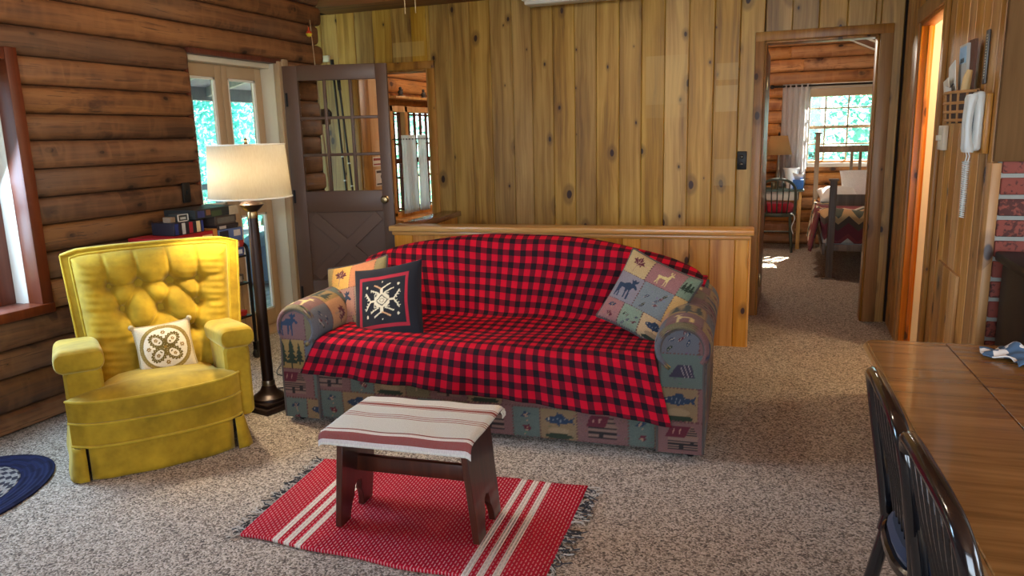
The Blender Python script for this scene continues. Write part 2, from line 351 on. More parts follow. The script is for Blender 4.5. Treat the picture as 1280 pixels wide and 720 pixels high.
# ---------------------------------------------------------------- right plank wall with the bathroom door
DR = (4.38, 5.2, 0, 2.0)
m = MB()
for a, b, c, d in holes(3.3, 5.99, 0, 2.75, [DR]): m.box(.695, .735, a, b, c, d)
wr = m.build('wall_right', M['darkgap'], smooth=False); struct(wr, 'narrow wall of upright pine planks beside the passage', 'wall')
ys = [3.22, 3.30, 3.44, 3.575, 3.72, 3.86, 4.006, 4.16, 4.38, 4.5, 4.66, 4.83, 5.0, 5.2, 5.36, 5.5, 5.66, 5.82, 5.969]
for a, b in zip(ys, ys[1:]):
    for p, q, c, d in holes(a, b, 0, 2.5, [DR]): plank(wr, q-p, d-c, M['pine2'], (.695, (p+q)/2, c), -PI/2)
# access hatch in the plank wall
hq = thing('access_hatch', 'small plank hatch door set low in the pine wall under the telephone', 'hatch', (.674, 3.80, 0))
for k in range(3): plank(hq, .145, .68, M['pine2'], (0, -.15+.15*k, .10), -PI/2, .012, .003)
# block front: brick below, panel above
m = MB().box(.695, 4.0, 3.2, 3.3, 0, 2.75)
bw = m.build('wall_brick', M['mortar'], smooth=False); struct(bw, 'red brick wall with pale mortar', 'wall')
bz = .0; row = 0; BH = .0765
while bz < 1.26:
    x = .705 - (.0 if row % 2 == 0 else .10); 
    while x < 1.75:
        a = max(x, .705); b = min(x+.19, 1.8)
        if b-a > .03:
            o = MB().box(a, b, 3.188+rnd.uniform(-.002, .002), 3.21, bz+.008, bz+BH-.008).build('brick', M['brick'], bw, bevel=.003, seg=1, smooth=False)
        x += .2
    bz += BH; row += 1
pn = MB().box(.672, 2.2, 3.165, 3.198, 1.275, 2.72).build('panel_board', wood('brown_board', srgb(84, 56, 28), srgb(100, 70, 36), srgb(112, 80, 44), srgb(40, 24, 14), .8, tint=.02, spec=.15), bevel=.004); tag(pn, 'flat brown board covering the wall above the red bricks', 'board')
cp = MB().box(.668, .70, 3.175, 3.26, 0, 1.27).build('trim_3', M['pine2'], bevel=.003); struct(cp, 'pine corner board between plank wall and bricks', 'trim')
# ---------------------------------------------------------------- casings
def casing(name, parts, mat, label):
    r = empty(name); struct(r, label, 'trim')
    for nm, b in parts: MB().box(*b).build(nm, mat, r, bevel=.004)
    return r
casing('trim_4', [('casing_side', (-.305, -.238, 5.95, 5.972, 0, 2.10)), ('casing_side', (.515, .60, 5.95, 5.972, 0, 2.10)), ('casing_head', (-.305, .60, 5.948, 5.971, 2.035, 2.10)),
                  ('jamb', (-.238, -.222, 5.96, 6.12, 0, 2.035)), ('jamb', (.499, .515, 5.96, 6.12, 0, 2.035)), ('jamb_head', (-.238, .515, 5.96, 6.12, 2.018, 2.035))], M['trimpine'], 'pine casing around the bedroom doorway')
casing('trim_5', [('casing_side', (-2.955, -2.89, 5.95, 5.972, 0, 2.055)), ('casing_side', (-3.715, -3.65, 5.95, 5.972, 0, 2.055)), ('casing_head', (-3.715, -2.89, 5.948, 5.971, 1.99, 2.055)),
                  ('jamb', (-2.972, -2.955, 5.96, 6.12, 0, 1.99)), ('jamb', (-3.65, -3.633, 5.96, 6.12, 0, 1.99)), ('jamb_head', (-3.65, -2.955, 5.96, 6.12, 1.975, 1.99))], M['trimpine'], 'brown wood casing around the doorway behind the open brown door')
casing('trim_6', [('casing_side', (.652, .674, 5.2, 5.30, 0, 2.09)), ('casing_side', (.652, .674, 4.30, 4.38, 0, 2.09)), ('casing_head', (.650, .674, 4.30, 5.30, 2.0, 2.09))], M['trimpine'], 'pine casing around the bathroom doorway')
casing('trim_7', [('jamb', (.665, .735, 5.175, 5.2, 0, 2.0)), ('stop', (.70, .72, 5.155, 5.176, 0, 1.98)), ('jamb', (.665, .735, 4.38, 4.40, 0, 2.0)), ('jamb_head', (.665, .735, 4.38, 5.2, 1.98, 2.0))], M['orange'], 'orange pine jamb of the bathroom doorway')
d3 = struct(empty('door_3'), 'orange pine bathroom door standing open', 'door')
MB().box(.75, 1.46, 4.33, 4.37, .01, 1.97).build('door_leaf', M['orange'], d3, bevel=.004)
for z in (.28, 1.72): MB().tube([(.742, 4.385, z-.05), (.742, 4.385, z+.05)], .011, 8).build('hinge', M['iron'], d3)
# ---------------------------------------------------------------- bathroom beyond the slit
M['warmwall'] = pm('warm_bathroom_wall', srgb(236, 222, 190), .8, var=.03)
m = MB().box(.736, 2.6, 5.30, 5.36, 0, 2.75).box(2.55, 2.6, 3.3, 5.3, 0, 2.75); o = m.build('wall_bathroom', M['warmwall'], smooth=False); struct(o, 'warm white bathroom wall', 'wall')
bl = thing('vanity_light', 'round bathroom lamp globe', 'lamp', (1.9, 4.9, 2.0))
t = NT('lamp_globe'); t.set(Base_Color=(1, .9, .7), Emission_Color=(1, .8, .5), Emission_Strength=12.); M['globe'] = t.m
MB().lathe([(.001, -.09), (.06, -.075), (.09, 0), (.06, .075), (.001, .09)], n=20).build('globe', M['globe'], bl)
MB().lathe([(.03, .08), (.03, .75)], n=12).build('stem', M['brass'], bl)
lp = bpy.data.lights.new('bathroom_bulb', 'POINT'); lp.energy = 60; lp.color = (1, .78, .45); lp.shadow_soft_size = .1; lo = bpy.data.objects.new('bathroom_bulb', lp); C.objects.link(lo); lo.location = (1.35, 4.75, 1.95)
# ---------------------------------------------------------------- pony wall round the stair
A = Vector((-2.765, 4.895)); Bp = Vector((-.252, 5.03)); ang = math.atan2(Bp.y-A.y, Bp.x-A.x); LP = (Bp-A).length
pw = empty('wall_pony', (A.x, A.y, 0), ang); struct(pw, 'low pine plank wall with a rail cap behind the sofa', 'wall')
MB().box(0, LP, .018, .11, 0, .715).build('core', M['darkgap'], pw, smooth=False)
x = 0.; k = 0; ws = [.15, .17, .13, .16, .18, .12]
while x < LP-.001:
    w = min(ws[k % 6], LP-x)
    if LP-x-w < .05: w = LP-x
    plank(pw, w, .715, M['ponypine'], (x+w/2, .018, 0), 0, .018, .005); x += w; k += 1
plank(pw, .11, .715, M['ponypine'], (LP, .062, 0), PI/2, .012, .004)
MB().box(-.03, LP+.03, -.028, .15, .745, .785).build('rail_cap', M['cap'], pw, bevel=.008)
MB().box(-.012, LP+.014, -.012, .13, .715, .745).build('cap_moulding', M['cap'], pw, bevel=.008)
pr = empty('wall_stair_return'); struct(pr, 'short return of the low pine wall beside the doorway', 'wall')
def slab(p, w0, w1, z0, z1):  # skewed box from front to back
    (fx, fy), (bx, by) = p
    return MB().add([(fx-w0, fy, z0), (fx+w1, fy, z0), (bx+w1, by, z0), (bx-w0, by, z0), (fx-w0, fy, z1), (fx+w1, fy, z1), (bx+w1, by, z1), (bx-w0, by, z1)], [(0,3,2,1),(4,5,6,7),(0,1,5,4),(1,2,6,5),(2,3,7,6),(3,0,4,7)])
slab(((-2.70, 5.02), (-2.78, 5.945)), .055, .055, 0, .745).build('core', M['ponypine'], pr)
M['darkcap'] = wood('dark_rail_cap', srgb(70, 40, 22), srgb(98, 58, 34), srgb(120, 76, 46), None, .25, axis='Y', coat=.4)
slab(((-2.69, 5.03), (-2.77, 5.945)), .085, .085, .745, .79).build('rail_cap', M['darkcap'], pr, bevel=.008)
# ---------------------------------------------------------------- walls behind and beside the camera (out of view, with window openings added to light the room)
wf = MB()
for a, b, c, d in holes(-3.9, 4.1, 0, 2.75, [(-1.15, 2.35, .75, 2.35)]): wf.box(a, b, -2.6, -2.5, c, d)
struct(wf.build('wall_front', M['pine2'], smooth=False), 'pine wall with a wide added window opening behind the camera', 'wall')
ws_ = MB()
for a, b, c, d in holes(-2.6, 3.3, 0, 2.75, [(.2, 1.8, .85, 2.1)]): ws_.box(4.0, 4.1, a, b, c, d)
struct(ws_.build('wall_side', M['pine2'], smooth=False), 'pine wall with an added window opening beside the dining table', 'wall')
# ---------------------------------------------------------------- left window
w1 = struct(empty('window_1'), 'window with red brown casing in the log wall', 'window')
for nm, b in (('casing', (-3.70, -3.60, 2.70, 2.765, .575, 1.90)), ('casing', (-3.70, -3.60, 1.69, 1.75, .575, 1.90)), ('casing_head', (-3.70, -3.605, 1.69, 2.76, 1.84, 1.90)), ('sill', (-3.72, -3.585, 1.69, 2.76, .575, .625))):
    MB().box(*b).build(nm, M['redtrim'], w1, bevel=.005)
for b in ((-3.86, -3.70, 2.70, 2.74, .62, 1.86), (-3.86, -3.70, 1.70, 1.74, .62, 1.86), (-3.86, -3.70, 1.74, 2.70, 1.84, 1.87)): MB().box(*b).build('reveal', M['white'], w1, bevel=.002)
MB().box(-3.86, -3.70, 1.74, 2.70, .58, .62).build('stool', M['redtrim'], w1, bevel=.003)
for b in ((-3.83, -3.79, 2.62, 2.70, .62, 1.84), (-3.83, -3.79, 1.74, 1.82, .62, 1.84), (-3.83, -3.79, 1.82, 2.62, 1.76, 1.84), (-3.83, -3.79, 1.82, 2.62, .62, .70), (-3.825, -3.795, 1.82, 2.62, 1.08, 1.12)): MB().box(*b).build('sash', M['redtrim'], w1, bevel=.004)
for z0, z1 in ((.70, 1.08), (1.12, 1.76)): MB().box(-3.812, -3.808, 1.82, 2.62, z0, z1).build('pane', M['glass'], w1, smooth=False)
# ---------------------------------------------------------------- glazed double door in the log wall
d1 = struct(empty('door_1'), 'tan glazed double door in the log wall', 'door')
fr = [('stile', 3.99, 4.04, .02, 1.95), ('stile', 4.335, 4.398, .02, 1.95), ('stile', 4.402, 4.46, .02, 1.95), ('stile', 4.755, 4.825, .02, 1.95)]
GL = ((4.04, 4.335), (4.46, 4.755))
for y0, y1 in GL: fr += [('rail', y0, y1, 1.862, 1.95), ('rail', y0, y1, .89, .99), ('rail', y0, y1, .02, .14)]
for nm, y0, y1, z0, z1 in fr: MB().box(-3.825, -3.78, y0, y1, z0, z1).build(nm, M['tan'], d1, bevel=.004)
for y0, y1 in GL:
    for z0, z1 in ((.14, .89), (.99, 1.862)):
        MB().box(-3.806, -3.802, y0, y1, z0, z1).build('pane', M['glass'], d1, smooth=False)
        for b in ((y0, y0+.014, z0, z1), (y1-.022, y1, z0, z1), (y0, y1, z1-.016, z1), (y0, y1, z0, z0+.016)): MB().box(-3.80, -3.782, *b).build('glazing_bead', M['white'], d1, bevel=.002, seg=1)
for b in ((-3.86, -3.665, 4.825, 4.853, 0, 1.985), (-3.86, -3.80, 3.965, 3.99, 0, 1.985), (-3.86, -3.70, 3.99, 4.825, 1.95, 1.985)): MB().box(*b).build('jamb', M['jambw'], d1, bevel=.002)
for b in ((-3.664, -3.615, 4.828, 4.853, 0, 2.0), (-3.62, -3.602, 4.853, 4.90, 0, 2.0), (-3.70, -3.62, 4.89, 4.95, 0, 2.02)): MB().box(*b).build('casing', M['tan'], d1, bevel=.003)
MB().box(-3.71, -3.635, 3.955, 4.95, 1.985, 2.02).build('casing_head', M['redtrim'], d1, bevel=.003)
MB().box(-3.70, -3.66, 3.945, 3.966, 0, 2.0).build('casing', M['redtrim'], d1, bevel=.003)
MB().box(-3.9, -3.62, 3.99, 4.83, 0, .018).build('threshold', M['tan'], d1, bevel=.003)
# ---------------------------------------------------------------- brown half glazed door standing open
hx, hy = -3.585, 4.87; ex, ey = -2.862, 5.10; da = math.atan2(ey-hy, ex-hx); DW = math.hypot(ex-hx, ey-hy)
d2 = struct(empty('door_2', (hx, hy, 0), da), 'brown half glazed door with a cross buck panel standing open', 'door')
T0, T1 = -.02, .02; DH = 1.965
def dpart(nm, x0, x1, z0, z1, t0=T0, t1=T1, mat='browndoor', bev=.004): return MB().box(x0, x1, t0, t1, z0, z1).build(nm, M[mat], d2, bevel=bev)
dpart('stile', -.025, .085, .012, DH); dpart('stile', DW-.085, DW, .012, DH); dpart('rail', .085, DW-.085, 1.855, DH); dpart('rail', .085, DW-.085, .875, 1.035); dpart('rail', .085, DW-.085, .012, .345)
gx0, gx1, gz0, gz1 = .085, DW-.085, 1.035, 1.855
for k in (1, 2):
    x = gx0+(gx1-gx0)*k/3; dpart('muntin', x-.011, x+.011, gz0, gz1, -.016, .016)
    z = gz0+(gz1-gz0)*k/3; dpart('muntin', gx0, gx1, z-.011, z+.011, -.015, .015)
for i in range(3):
    for j in range(3):
        x0 = gx0+(gx1-gx0)*i/3; z0 = gz0+(gz1-gz0)*j/3
        dpart('pane', x0+.008, x0+(gx1-gx0)/3-.008, z0+.008, z0+(gz1-gz0)/3-.008, -.002, .002, 'glass', 0)
px0, px1, pz0, pz1 = .085, DW-.085, .345, .875
dpart('panel', px0, px1, pz0, pz1, -.002, .008, bev=0)
def diag(x0, z0, x1, z1, w, t0, t1):
    d = Vector((x1-x0, z1-z0)).normalized(); n = Vector((-d.y, d.x))*w/2
    pts = [(x0+n.x, z0+n.y), (x0-n.x, z0-n.y), (x1-n.x, z1-n.y), (x1+n.x, z1+n.y)]
    MB().prism(pts, lambda p, q, dd: (p, dd, q), t0, t1).build('cross_brace', M['browndoor'], d2, bevel=.002, seg=1, smooth=False)
diag(px0+.035, pz0+.03, px1-.035, pz1-.03, .085, -.0175, -.003); diag(px0+.035, pz1-.03, px1-.035, pz0+.03, .085, -.0172, -.0028)
for s in (-1, 1):
    o = MB().lathe([(.028, 0), (.028, .006), (.012, .012), (.011, .03), (.024, .038), (.029, .052), (.022, .064), (.001, .068)], n=18).build('knob', M['brass'], d2); o.location = (DW-.06, s*.02, .965); o.rotation_euler = (s*-PI/2 if s > 0 else PI/2, 0, 0)
dpart('latch_plate', DW-.001, DW+.002, .93, 1.0, -.012, .012, 'brass', 0)
for z in (.25, 1.0, 1.72): dpart('hinge', -.012, .004, z-.05, z+.05, -.026, -.014, 'iron', 0)

# ---------------------------------------------------------------- kitchen behind the doorway
KX = -3.78
KW = (6.74, 7.95, .66, 1.70)
M['ktrim'] = wood('tan_window_trim', srgb(160, 108, 60), srgb(188, 138, 84), srgb(206, 160, 106), None, .45)
m = MB()
for a, b, c, d in holes(6.10, 9.6, 0, 2.75, [KW]): m.box(KX-.16, KX-.055, a, b, c, d)
wk = m.build('wall_kitchen', M['darkgap'], smooth=False); struct(wk, 'log wall of the room behind the doorway', 'wall')
for z0, z1 in zip(rows, rows[1:]):
    segs = [(6.60, 9.6)]
    if z0 < KW[3]-.01 and z1 > KW[2]+.01: segs = [(6.60, KW[0]), (KW[1], 9.6)]
    for a, b in segs: logrow(wk, (1, 0, 0), KX-.06, a, b, z0, z1, M['log2'])
struct(MB().box(-4.2, -1.2, 9.6, 9.7, 0, 2.75).box(-1.3, -1.2, 6.1, 9.6, 0, 2.75).build('wall_kitchen_far', M['pine2'], smooth=False), 'far pine wall of the room behind the doorway', 'wall')
M['ply'] = wood('pale_plywood', srgb(176, 132, 84), srgb(196, 154, 104), srgb(210, 172, 124), None, .5, tint=.05)
o = MB().box(KX-.05, KX+.0, 6.20, 6.57, 0, 2.08).build('closet_panel', M['ply'], bevel=.004); tag(o, 'pale plywood panel with notices seen through the door glass', 'panel')
def notice(name, y0, y1, z0, z1, header, label, dot=False):
    r = thing(name, label, 'notice', (KX+.002, (y0+y1)/2, z0)); w = y1-y0; h = z1-z0
    MB().box(0, .003, -w/2, w/2, 0, h).build('sheet', M['white'], r, smooth=False)
    MB().box(.003, .0045, -w/2+.012, w/2-.012, h-.035, h-.012).build('heading', header, r, smooth=False)
    MB().box(.003, .0045, -w/2+.012, w/2-.012, .012, .026).build('text_line', header, r, smooth=False)
    if dot: MB().lathe([(.022, 0), (.022, .002)], n=16).build('dot', M['blackplastic'], r, loc=(.003, .03, h*.55), rot=(0, PI/2, 0))
notice('warning_notice', 6.36, 6.54, 1.16, 1.25, pm('notice_red', srgb(150, 40, 44), .6), 'small white notice with a red heading on the plywood panel')
notice('paper_notice', 6.40, 6.56, .97, 1.13, pm('notice_ink', srgb(60, 60, 62), .6), 'white paper notice with a black dot on the plywood panel', True)
wk1 = struct(empty('window_2'), 'paned window with cafe curtains in the room behind', 'window')
for y0, y1, z0, z1 in ((6.71, 6.77, .64, 1.74), (7.02, 7.08, .64, 1.74), (7.90, 7.97, .64, 1.74), (6.71, 7.97, 1.68, 1.74), (6.71, 7.97, .62, .68)): MB().box(KX-.08, KX+.02, y0, y1, z0, z1).build('casing', M['ktrim'], wk1, bevel=.004)
for y0, y1, nm_ in ((6.77, 7.02, 2), (7.08, 7.90, 6)):
    MB().box(KX-.052, KX-.048, y0, y1, .68, 1.68).build('pane', M['glass'], wk1, smooth=False)
    for z in (.70, 1.02, 1.19, 1.36, 1.66): MB().box(KX-.065, KX-.035, y0, y1, z-(.025 if z == 1.19 else .009), z+(.025 if z == 1.19 else .009)).build('muntin', M['redtrim'], wk1, bevel=.002)
    for k in range(nm_+1): MB().box(KX-.065, KX-.035, y0+(y1-y0-.012)*k/nm_, y0+(y1-y0-.012)*k/nm_+.012, .68, 1.68).build('muntin', M['redtrim'], wk1, bevel=.002)
o = MB().box(KX-.02, KX+.15, 6.62, 8.4, 1.80, 1.825).build('window_shelf', M['ktrim'], bevel=.004); tag(o, 'orange pine shelf above the window in the back room', 'shelf')
o = MB().box(KX-.05, KX+.16, 6.62, 8.4, .58, .62).build('counter_ledge', M['ktrim'], bevel=.004); tag(o, 'pine ledge below the cafe curtains', 'ledge')
M['figur'] = pm('painted_figurine', srgb(70, 62, 54), .5, var=.5, scale=60)
for y, s, fl_ab in ((6.86, 1., 'dark figurine on the window shelf next to the door frame'), (7.36, .95, 'dark figurine on the window shelf above the middle window post'), (7.52, .8, 'smallest dark figurine on the window shelf'), (7.78, 1., 'dark figurine at the far end of the window shelf')):
    f = thing('figurine', fl_ab, 'figurine', (KX+.07, y, 1.825), rnd.uniform(-.5, .5), 'figurines on the window shelf')
    MB().lathe([(.03*s, 0), (.034*s, .012), (.02*s, .02), (.026*s, .04), (.022*s, .06), (.01*s, .066), (.016*s, .075), (.014*s, .09), (.004*s, .097)], n=12).build('body', M['figur'], f)
    MB().tube([(-.005, -.028*s, .045*s), (.0, 0, .052*s), (-.005, .03*s, .07*s)], .007*s, 6).build('arms', M['figur'], f)
    MB().box(-.034*s, .034*s, -.034*s, .034*s, -.0, .008).build('plinth', M['white'], f, bevel=.002)
def drape(name, label, group, p0, p1, z0, z1, folds, amp, mat, header=.03, cat='curtain'):
    a = Vector(p0); b = Vector(p1); d = (b-a); L = d.length; d.normalize(); nrm = Vector((-d.y, d.x)); n = folds*10; rows_ = 14; P = np.zeros((rows_+1, n+1, 3))
    ph = rnd.uniform(0, 6)
    for i in range(rows_+1):
        z = z1-(z1-z0)*i/rows_; am = amp*(.5+.6*i/rows_)
        for j in range(n+1):
            s = j/n; w = math.sin(s*folds*2*PI+ph+.4*math.sin(i*.3+s*5))*am+math.sin(s*folds*3.7*PI+ph*2)*am*.35
            q = a+d*(L*s)+nrm*w; P[i, j] = (q.x, q.y, z)
    o = npgrid(name, P, mat, solid=.002); return tag(o, label, cat, group)
r_ = thing('curtain_rod', 'thin metal cafe rod across the back room window', 'rod'); MB().tube([(KX+.06, 6.72, 1.41), (KX+.06, 8.0, 1.41)], .006, 8).build('rod', M['iron'], r_)
for y in (6.73, 7.98): MB().tube([(KX-.03, y, 1.41), (KX+.06, y, 1.41)], .005, 6).build('bracket', M['iron'], r_)
drape('cafe_curtain', 'white cafe curtain hanging over the lower panes, beside the door frame', 'cafe curtains in the back room', (KX+.06, 6.84), (KX+.06, 7.16), .66, 1.45, 5, .02, M['curtain'])
drape('cafe_curtain', 'white cafe curtain hanging over the lower panes, beside the middle post', 'cafe curtains in the back room', (KX+.06, 7.20), (KX+.06, 7.40), .66, 1.45, 4, .02, M['curtain'])
kl = bpy.data.lights.new('added_kitchen_bulb', 'POINT'); kl.energy = 45; kl.color = (1, .92, .80); kl.shadow_soft_size = .12; lo = bpy.data.objects.new('added_kitchen_bulb', kl); C.objects.link(lo); lo.location = (-2.2, 7.3, 2.3)  # bulb and globe added out of view to brighten the back room
kg = thing('added_ceiling_globe', 'added round ceiling lamp, out of view, brightening the back room', 'lamp', (-2.2, 7.3, 2.55)); MB().lathe([(.001, -.08), (.09, -.06), (.12, 0), (.09, .07), (.07, .1)], n=20).build('globe', M['globe'], kg); MB().lathe([(.075, .09), (.075, .2)], n=16).build('mount', M['brass'], kg)

# ---------------------------------------------------------------- bedroom shell
FB = 9.9; BW = (.10, 1.75, .99, 1.90)
m = MB()
for a, b, c, d in holes(-1.7, 3.1, 0, 2.75, [BW]): m.box(a, b, FB+.055, FB+.16, c, d)
wbd = m.build('wall_bedroom', M['darkgap'], smooth=False); struct(wbd, 'orange brown log wall of the bedroom', 'wall')
rb = [0, .135, .285, .435, .585, .735, .885, 1.03, 1.18, 1.33, 1.48, 1.628, 1.779, 1.928, 2.078, 2.226, 2.376, 2.526, 2.75]
for z0, z1 in zip(rb, rb[1:]):
    segs = [(-1.7, 3.1)]
    if z0 < BW[3]-.03 and z1 > BW[2]+.045: segs = [(-1.7, BW[0]), (BW[1], 3.1)]
    if 2.0 < z0 < 2.3:
        cutx = .05 if z0 < 2.1 else -.12+.02
        segs = [(-1.7, cutx), (cutx, 3.1)]
    for a, b in segs: logrow(wbd, (0, -1, 0), FB+.06, a, b, z0, z1, M['log2'])
struct(MB().box(-1.8, -1.7, 6.1, 10.06, 0, 2.75).build('wall_bedroom_left', M['pine2'], smooth=False), 'side wall of the bedroom', 'wall')
struct(MB().box(3.1, 3.2, 6.1, 10.06, 0, 2.75).build('wall_bedroom_right', M['pine2'], smooth=False), 'far side wall of the bedroom', 'wall')
sl_ = empty('ceiling_bedroom'); struct(sl_, 'sloping dark boarded ceiling with pale battens', 'ceiling')
MB().add([(.42, 6.4, 2.46), (3.1, 6.4, 1.2), (3.1, 9.88, 1.2), (.42, 9.88, 2.46), (.42, 6.4, 2.70), (3.1, 6.4, 1.44), (3.1, 9.88, 1.44), (.42, 9.88, 2.70)], [(0,3,2,1),(4,5,6,7),(0,1,5,4),(1,2,6,5),(2,3,7,6),(3,0,4,7)]).build('boarding', M['beam'], sl_, smooth=False)
for y in (8.3, 9.2, 9.84): MB().add([(.42, y-.02, 2.442), (3.1, y-.02, 1.182), (3.1, y+.02, 1.182), (.42, y+.02, 2.442), (.42, y-.02, 2.46), (3.1, y-.02, 1.2), (3.1, y+.02, 1.2), (.42, y+.02, 2.46)], [(0,3,2,1),(4,5,6,7),(0,1,5,4),(1,2,6,5),(2,3,7,6),(3,0,4,7)]).build('batten', M['white'], sl_, smooth=False)
w3 = struct(empty('window_3'), 'white paned bedroom window with a roller blind', 'window')
for b in ((.08, .15, .97, 1.93), (1.70, 1.77, .97, 1.93), (.08, 1.77, 1.86, 1.93), (.08, 1.77, .95, 1.0)): MB().box(b[0], b[1], FB-.015, FB+.10, b[2], b[3]).build('casing', M['white'], w3, bevel=.004)
MB().box(.15, 1.70, FB+.062, FB+.066, 1.0, 1.86).build('pane', M['glass'], w3, smooth=False)
for x in (.32, .57, .83, 1.08, 1.34): MB().box(x-.008, x+.008, FB+.05, FB+.08, 1.0, 1.86).build('muntin', M['tan'], w3, bevel=.002)
for z in (1.0, 1.22, 1.42, 1.64, 1.85): MB().box(.15, 1.70, FB+.05, FB+.08, z-(.018 if z == 1.42 else .008), z+(.018 if z == 1.42 else .008)).build('muntin', M['tan'], w3, bevel=.002)
MB().box(.14, 1.72, FB-.02, FB+.03, 1.775, 1.87).build('roller_blind', M['tan'], w3, bevel=.008)
cr = thing('curtain_rod', 'black iron curtain rod above the bedroom window', 'rod'); MB().tube([(-.27, FB-.10, 1.905), (2.1, FB-.10, 1.90)], .012, 8).build('rod', M['iron'], cr)
MB().lathe([(.001, -.03), (.024, -.012), (.024, .012), (.01, .03)], n=12).build('finial', M['iron'], cr, loc=(-.29, FB-.10, 1.905), rot=(0, PI/2, 0))
for x in (-.18, 2.0): MB().tube([(x, FB-.01, 1.905), (x, FB-.10, 1.905)], .009, 6).build('bracket', M['iron'], cr)
drape('window_curtain', 'white tab curtain gathered beside the bedroom lamp', 'curtains at the bedroom window', (-.17, FB-.10), (.13, FB-.10), .72, 1.93, 5, .03, M['curtain'])
drape('window_curtain', 'white tab curtain bright with sun over the bed', 'curtains at the bedroom window', (.80, FB-.10), (1.25, FB-.10), .72, 1.93, 6, .03, M['curtain'])
dl = struct(empty('door_4'), 'brown bedroom door folded back against the wall', 'door')
MB().box(-.262, -.224, 6.13, 6.85, .01, 2.0).build('door_leaf', M['trimpine'], dl, bevel=.003)
for z in (.25, 1.75): MB().box(-.222, -.212, 6.09, 6.13, z-.05, z+.05).build('hinge', M['brass'], dl, bevel=.002)
# ---------------------------------------------------------------- printed cloth canvas
class Canvas:
    def __init__(s, w, h, res, bg):
        s.w, s.h, s.res = w, h, res; s.nx, s.ny = int(w/res), int(h/res); s.a = np.zeros((s.ny, s.nx, 3), np.float32); s.a[:] = srgb(*bg)
    def _sub(s, x0, x1, y0, y1):
        i0, i1 = max(0, int(x0/s.res)-1), min(s.nx, int(x1/s.res)+2); j0, j1 = max(0, int(y0/s.res)-1), min(s.ny, int(y1/s.res)+2)
        if i1 <= i0 or j1 <= j0: return None
        X, Y = np.meshgrid((np.arange(i0, i1)+.5)*s.res, (np.arange(j0, j1)+.5)*s.res); return s.a[j0:j1, i0:i1], X, Y
    def poly(s, pts, c):
        xs, ys = [p[0] for p in pts], [p[1] for p in pts]; q = s._sub(min(xs), max(xs), min(ys), max(ys))
        if q is None: return
        A, X, Y = q; ins = np.zeros(X.shape, bool)
        for (x0, y0), (x1, y1) in zip(pts, pts[1:]+pts[:1]):
            if y0 == y1: continue
            ins ^= ((y0 > Y) != (y1 > Y)) & (X < (x1-x0)*(Y-y0)/(y1-y0)+x0)
        A[ins] = srgb(*c)
    def rect(s, x0, y0, x1, y1, c): s.poly([(x0, y0), (x1, y0), (x1, y1), (x0, y1)], c)
    def ell(s, cx, cy, rx, ry, c, rot=0, r_in=0):
        R_ = max(rx, ry); q = s._sub(cx-R_, cx+R_, cy-R_, cy+R_)
        if q is None: return
        A, X, Y = q; dx, dy = X-cx, Y-cy; ca, sa = math.cos(rot), math.sin(rot); d = ((dx*ca+dy*sa)/rx)**2+((-dx*sa+dy*ca)/ry)**2
        A[(d <= 1) & (d >= r_in*r_in)] = srgb(*c)
    def line(s, p, q, w, c, dash=0):
        d = Vector((q[0]-p[0], q[1]-p[1])); L = d.length; d.normalize(); n = Vector((-d.y, d.x))*w/2
        segs = [(0, L)] if not dash else [(k*dash, min(L, k*dash+dash*.55)) for k in range(int(L/dash)+1)]
        for a, b in segs:
            A_ = Vector(p)+d*a; B_ = Vector(p)+d*b; s.poly([(A_.x+n.x, A_.y+n.y), (A_.x-n.x, A_.y-n.y), (B_.x-n.x, B_.y-n.y), (B_.x+n.x, B_.y+n.y)], c)
    def shape(s, pts, cx, cy, k, c, flip=1, rot=0):
        ca, sa = math.cos(rot), math.sin(rot); s.poly([(cx+k*(flip*x*ca-y*sa), cy+k*(flip*x*sa+y*ca)) for x, y in pts], c)
    def samp(s, u, v):
        i = np.floor(np.mod(u, s.w)/s.res).astype(int).clip(0, s.nx-1); j = np.floor(np.mod(v, s.h)/s.res).astype(int).clip(0, s.ny-1); return s.a[j, i]
NAVY, MAROON, DKGREEN, CREAM, DARK = (42, 56, 76), (88, 38, 48), (44, 54, 42), (150, 134, 90), (44, 40, 40)
MAUVE, TEAL, TANC, OLIVE, GREYB, GOLD = (112, 82, 80), (86, 98, 92), (124, 104, 78), (104, 96, 72), (92, 94, 100), (138, 114, 70)
MOOSE = [(-.95, .25), (-.8, .45), (-.3, .42), (.15, .68), (.42, .62), (.45, .75), (.2, 1.08), (.48, .96), (.6, 1.22), (.75, .98), (.98, 1.18), (.95, .85), (.75, .72), (.85, .62), (1.15, .35), (1.12, .2), (.95, .22), (.75, .35), (.6, .2), (.55, 0), (.58, -.95), (.44, -.95), (.4, -.1), (.25, -.05), (.2, -.9), (.07, -.9), (.05, -.02), (-.45, 0), (-.5, -.35), (-.42, -.95), (-.56, -.95), (-.66, -.3), (-.78, -.95), (-.92, -.95), (-.88, -.1)]
DEER = [(-.9, .25), (-.7, .35), (-.2, .35), (.3, .42), (.45, .8), (.3, 1.1), (.4, 1.3), (.5, 1.0), (.6, .95), (.65, 1.3), (.75, 1.0), (.68, .9), (.95, .75), (.9, .65), (.65, .65), (.6, .2), (.5, .0), (.55, -.9), (.47, -.9), (.38, -.1), (.25, -.9), (.17, -.9), (.2, .0), (-.5, .02), (-.55, -.4), (-.5, -.9), (-.58, -.9), (-.66, -.35), (-.8, -.9), (-.88, -.88), (-.8, -.1)]
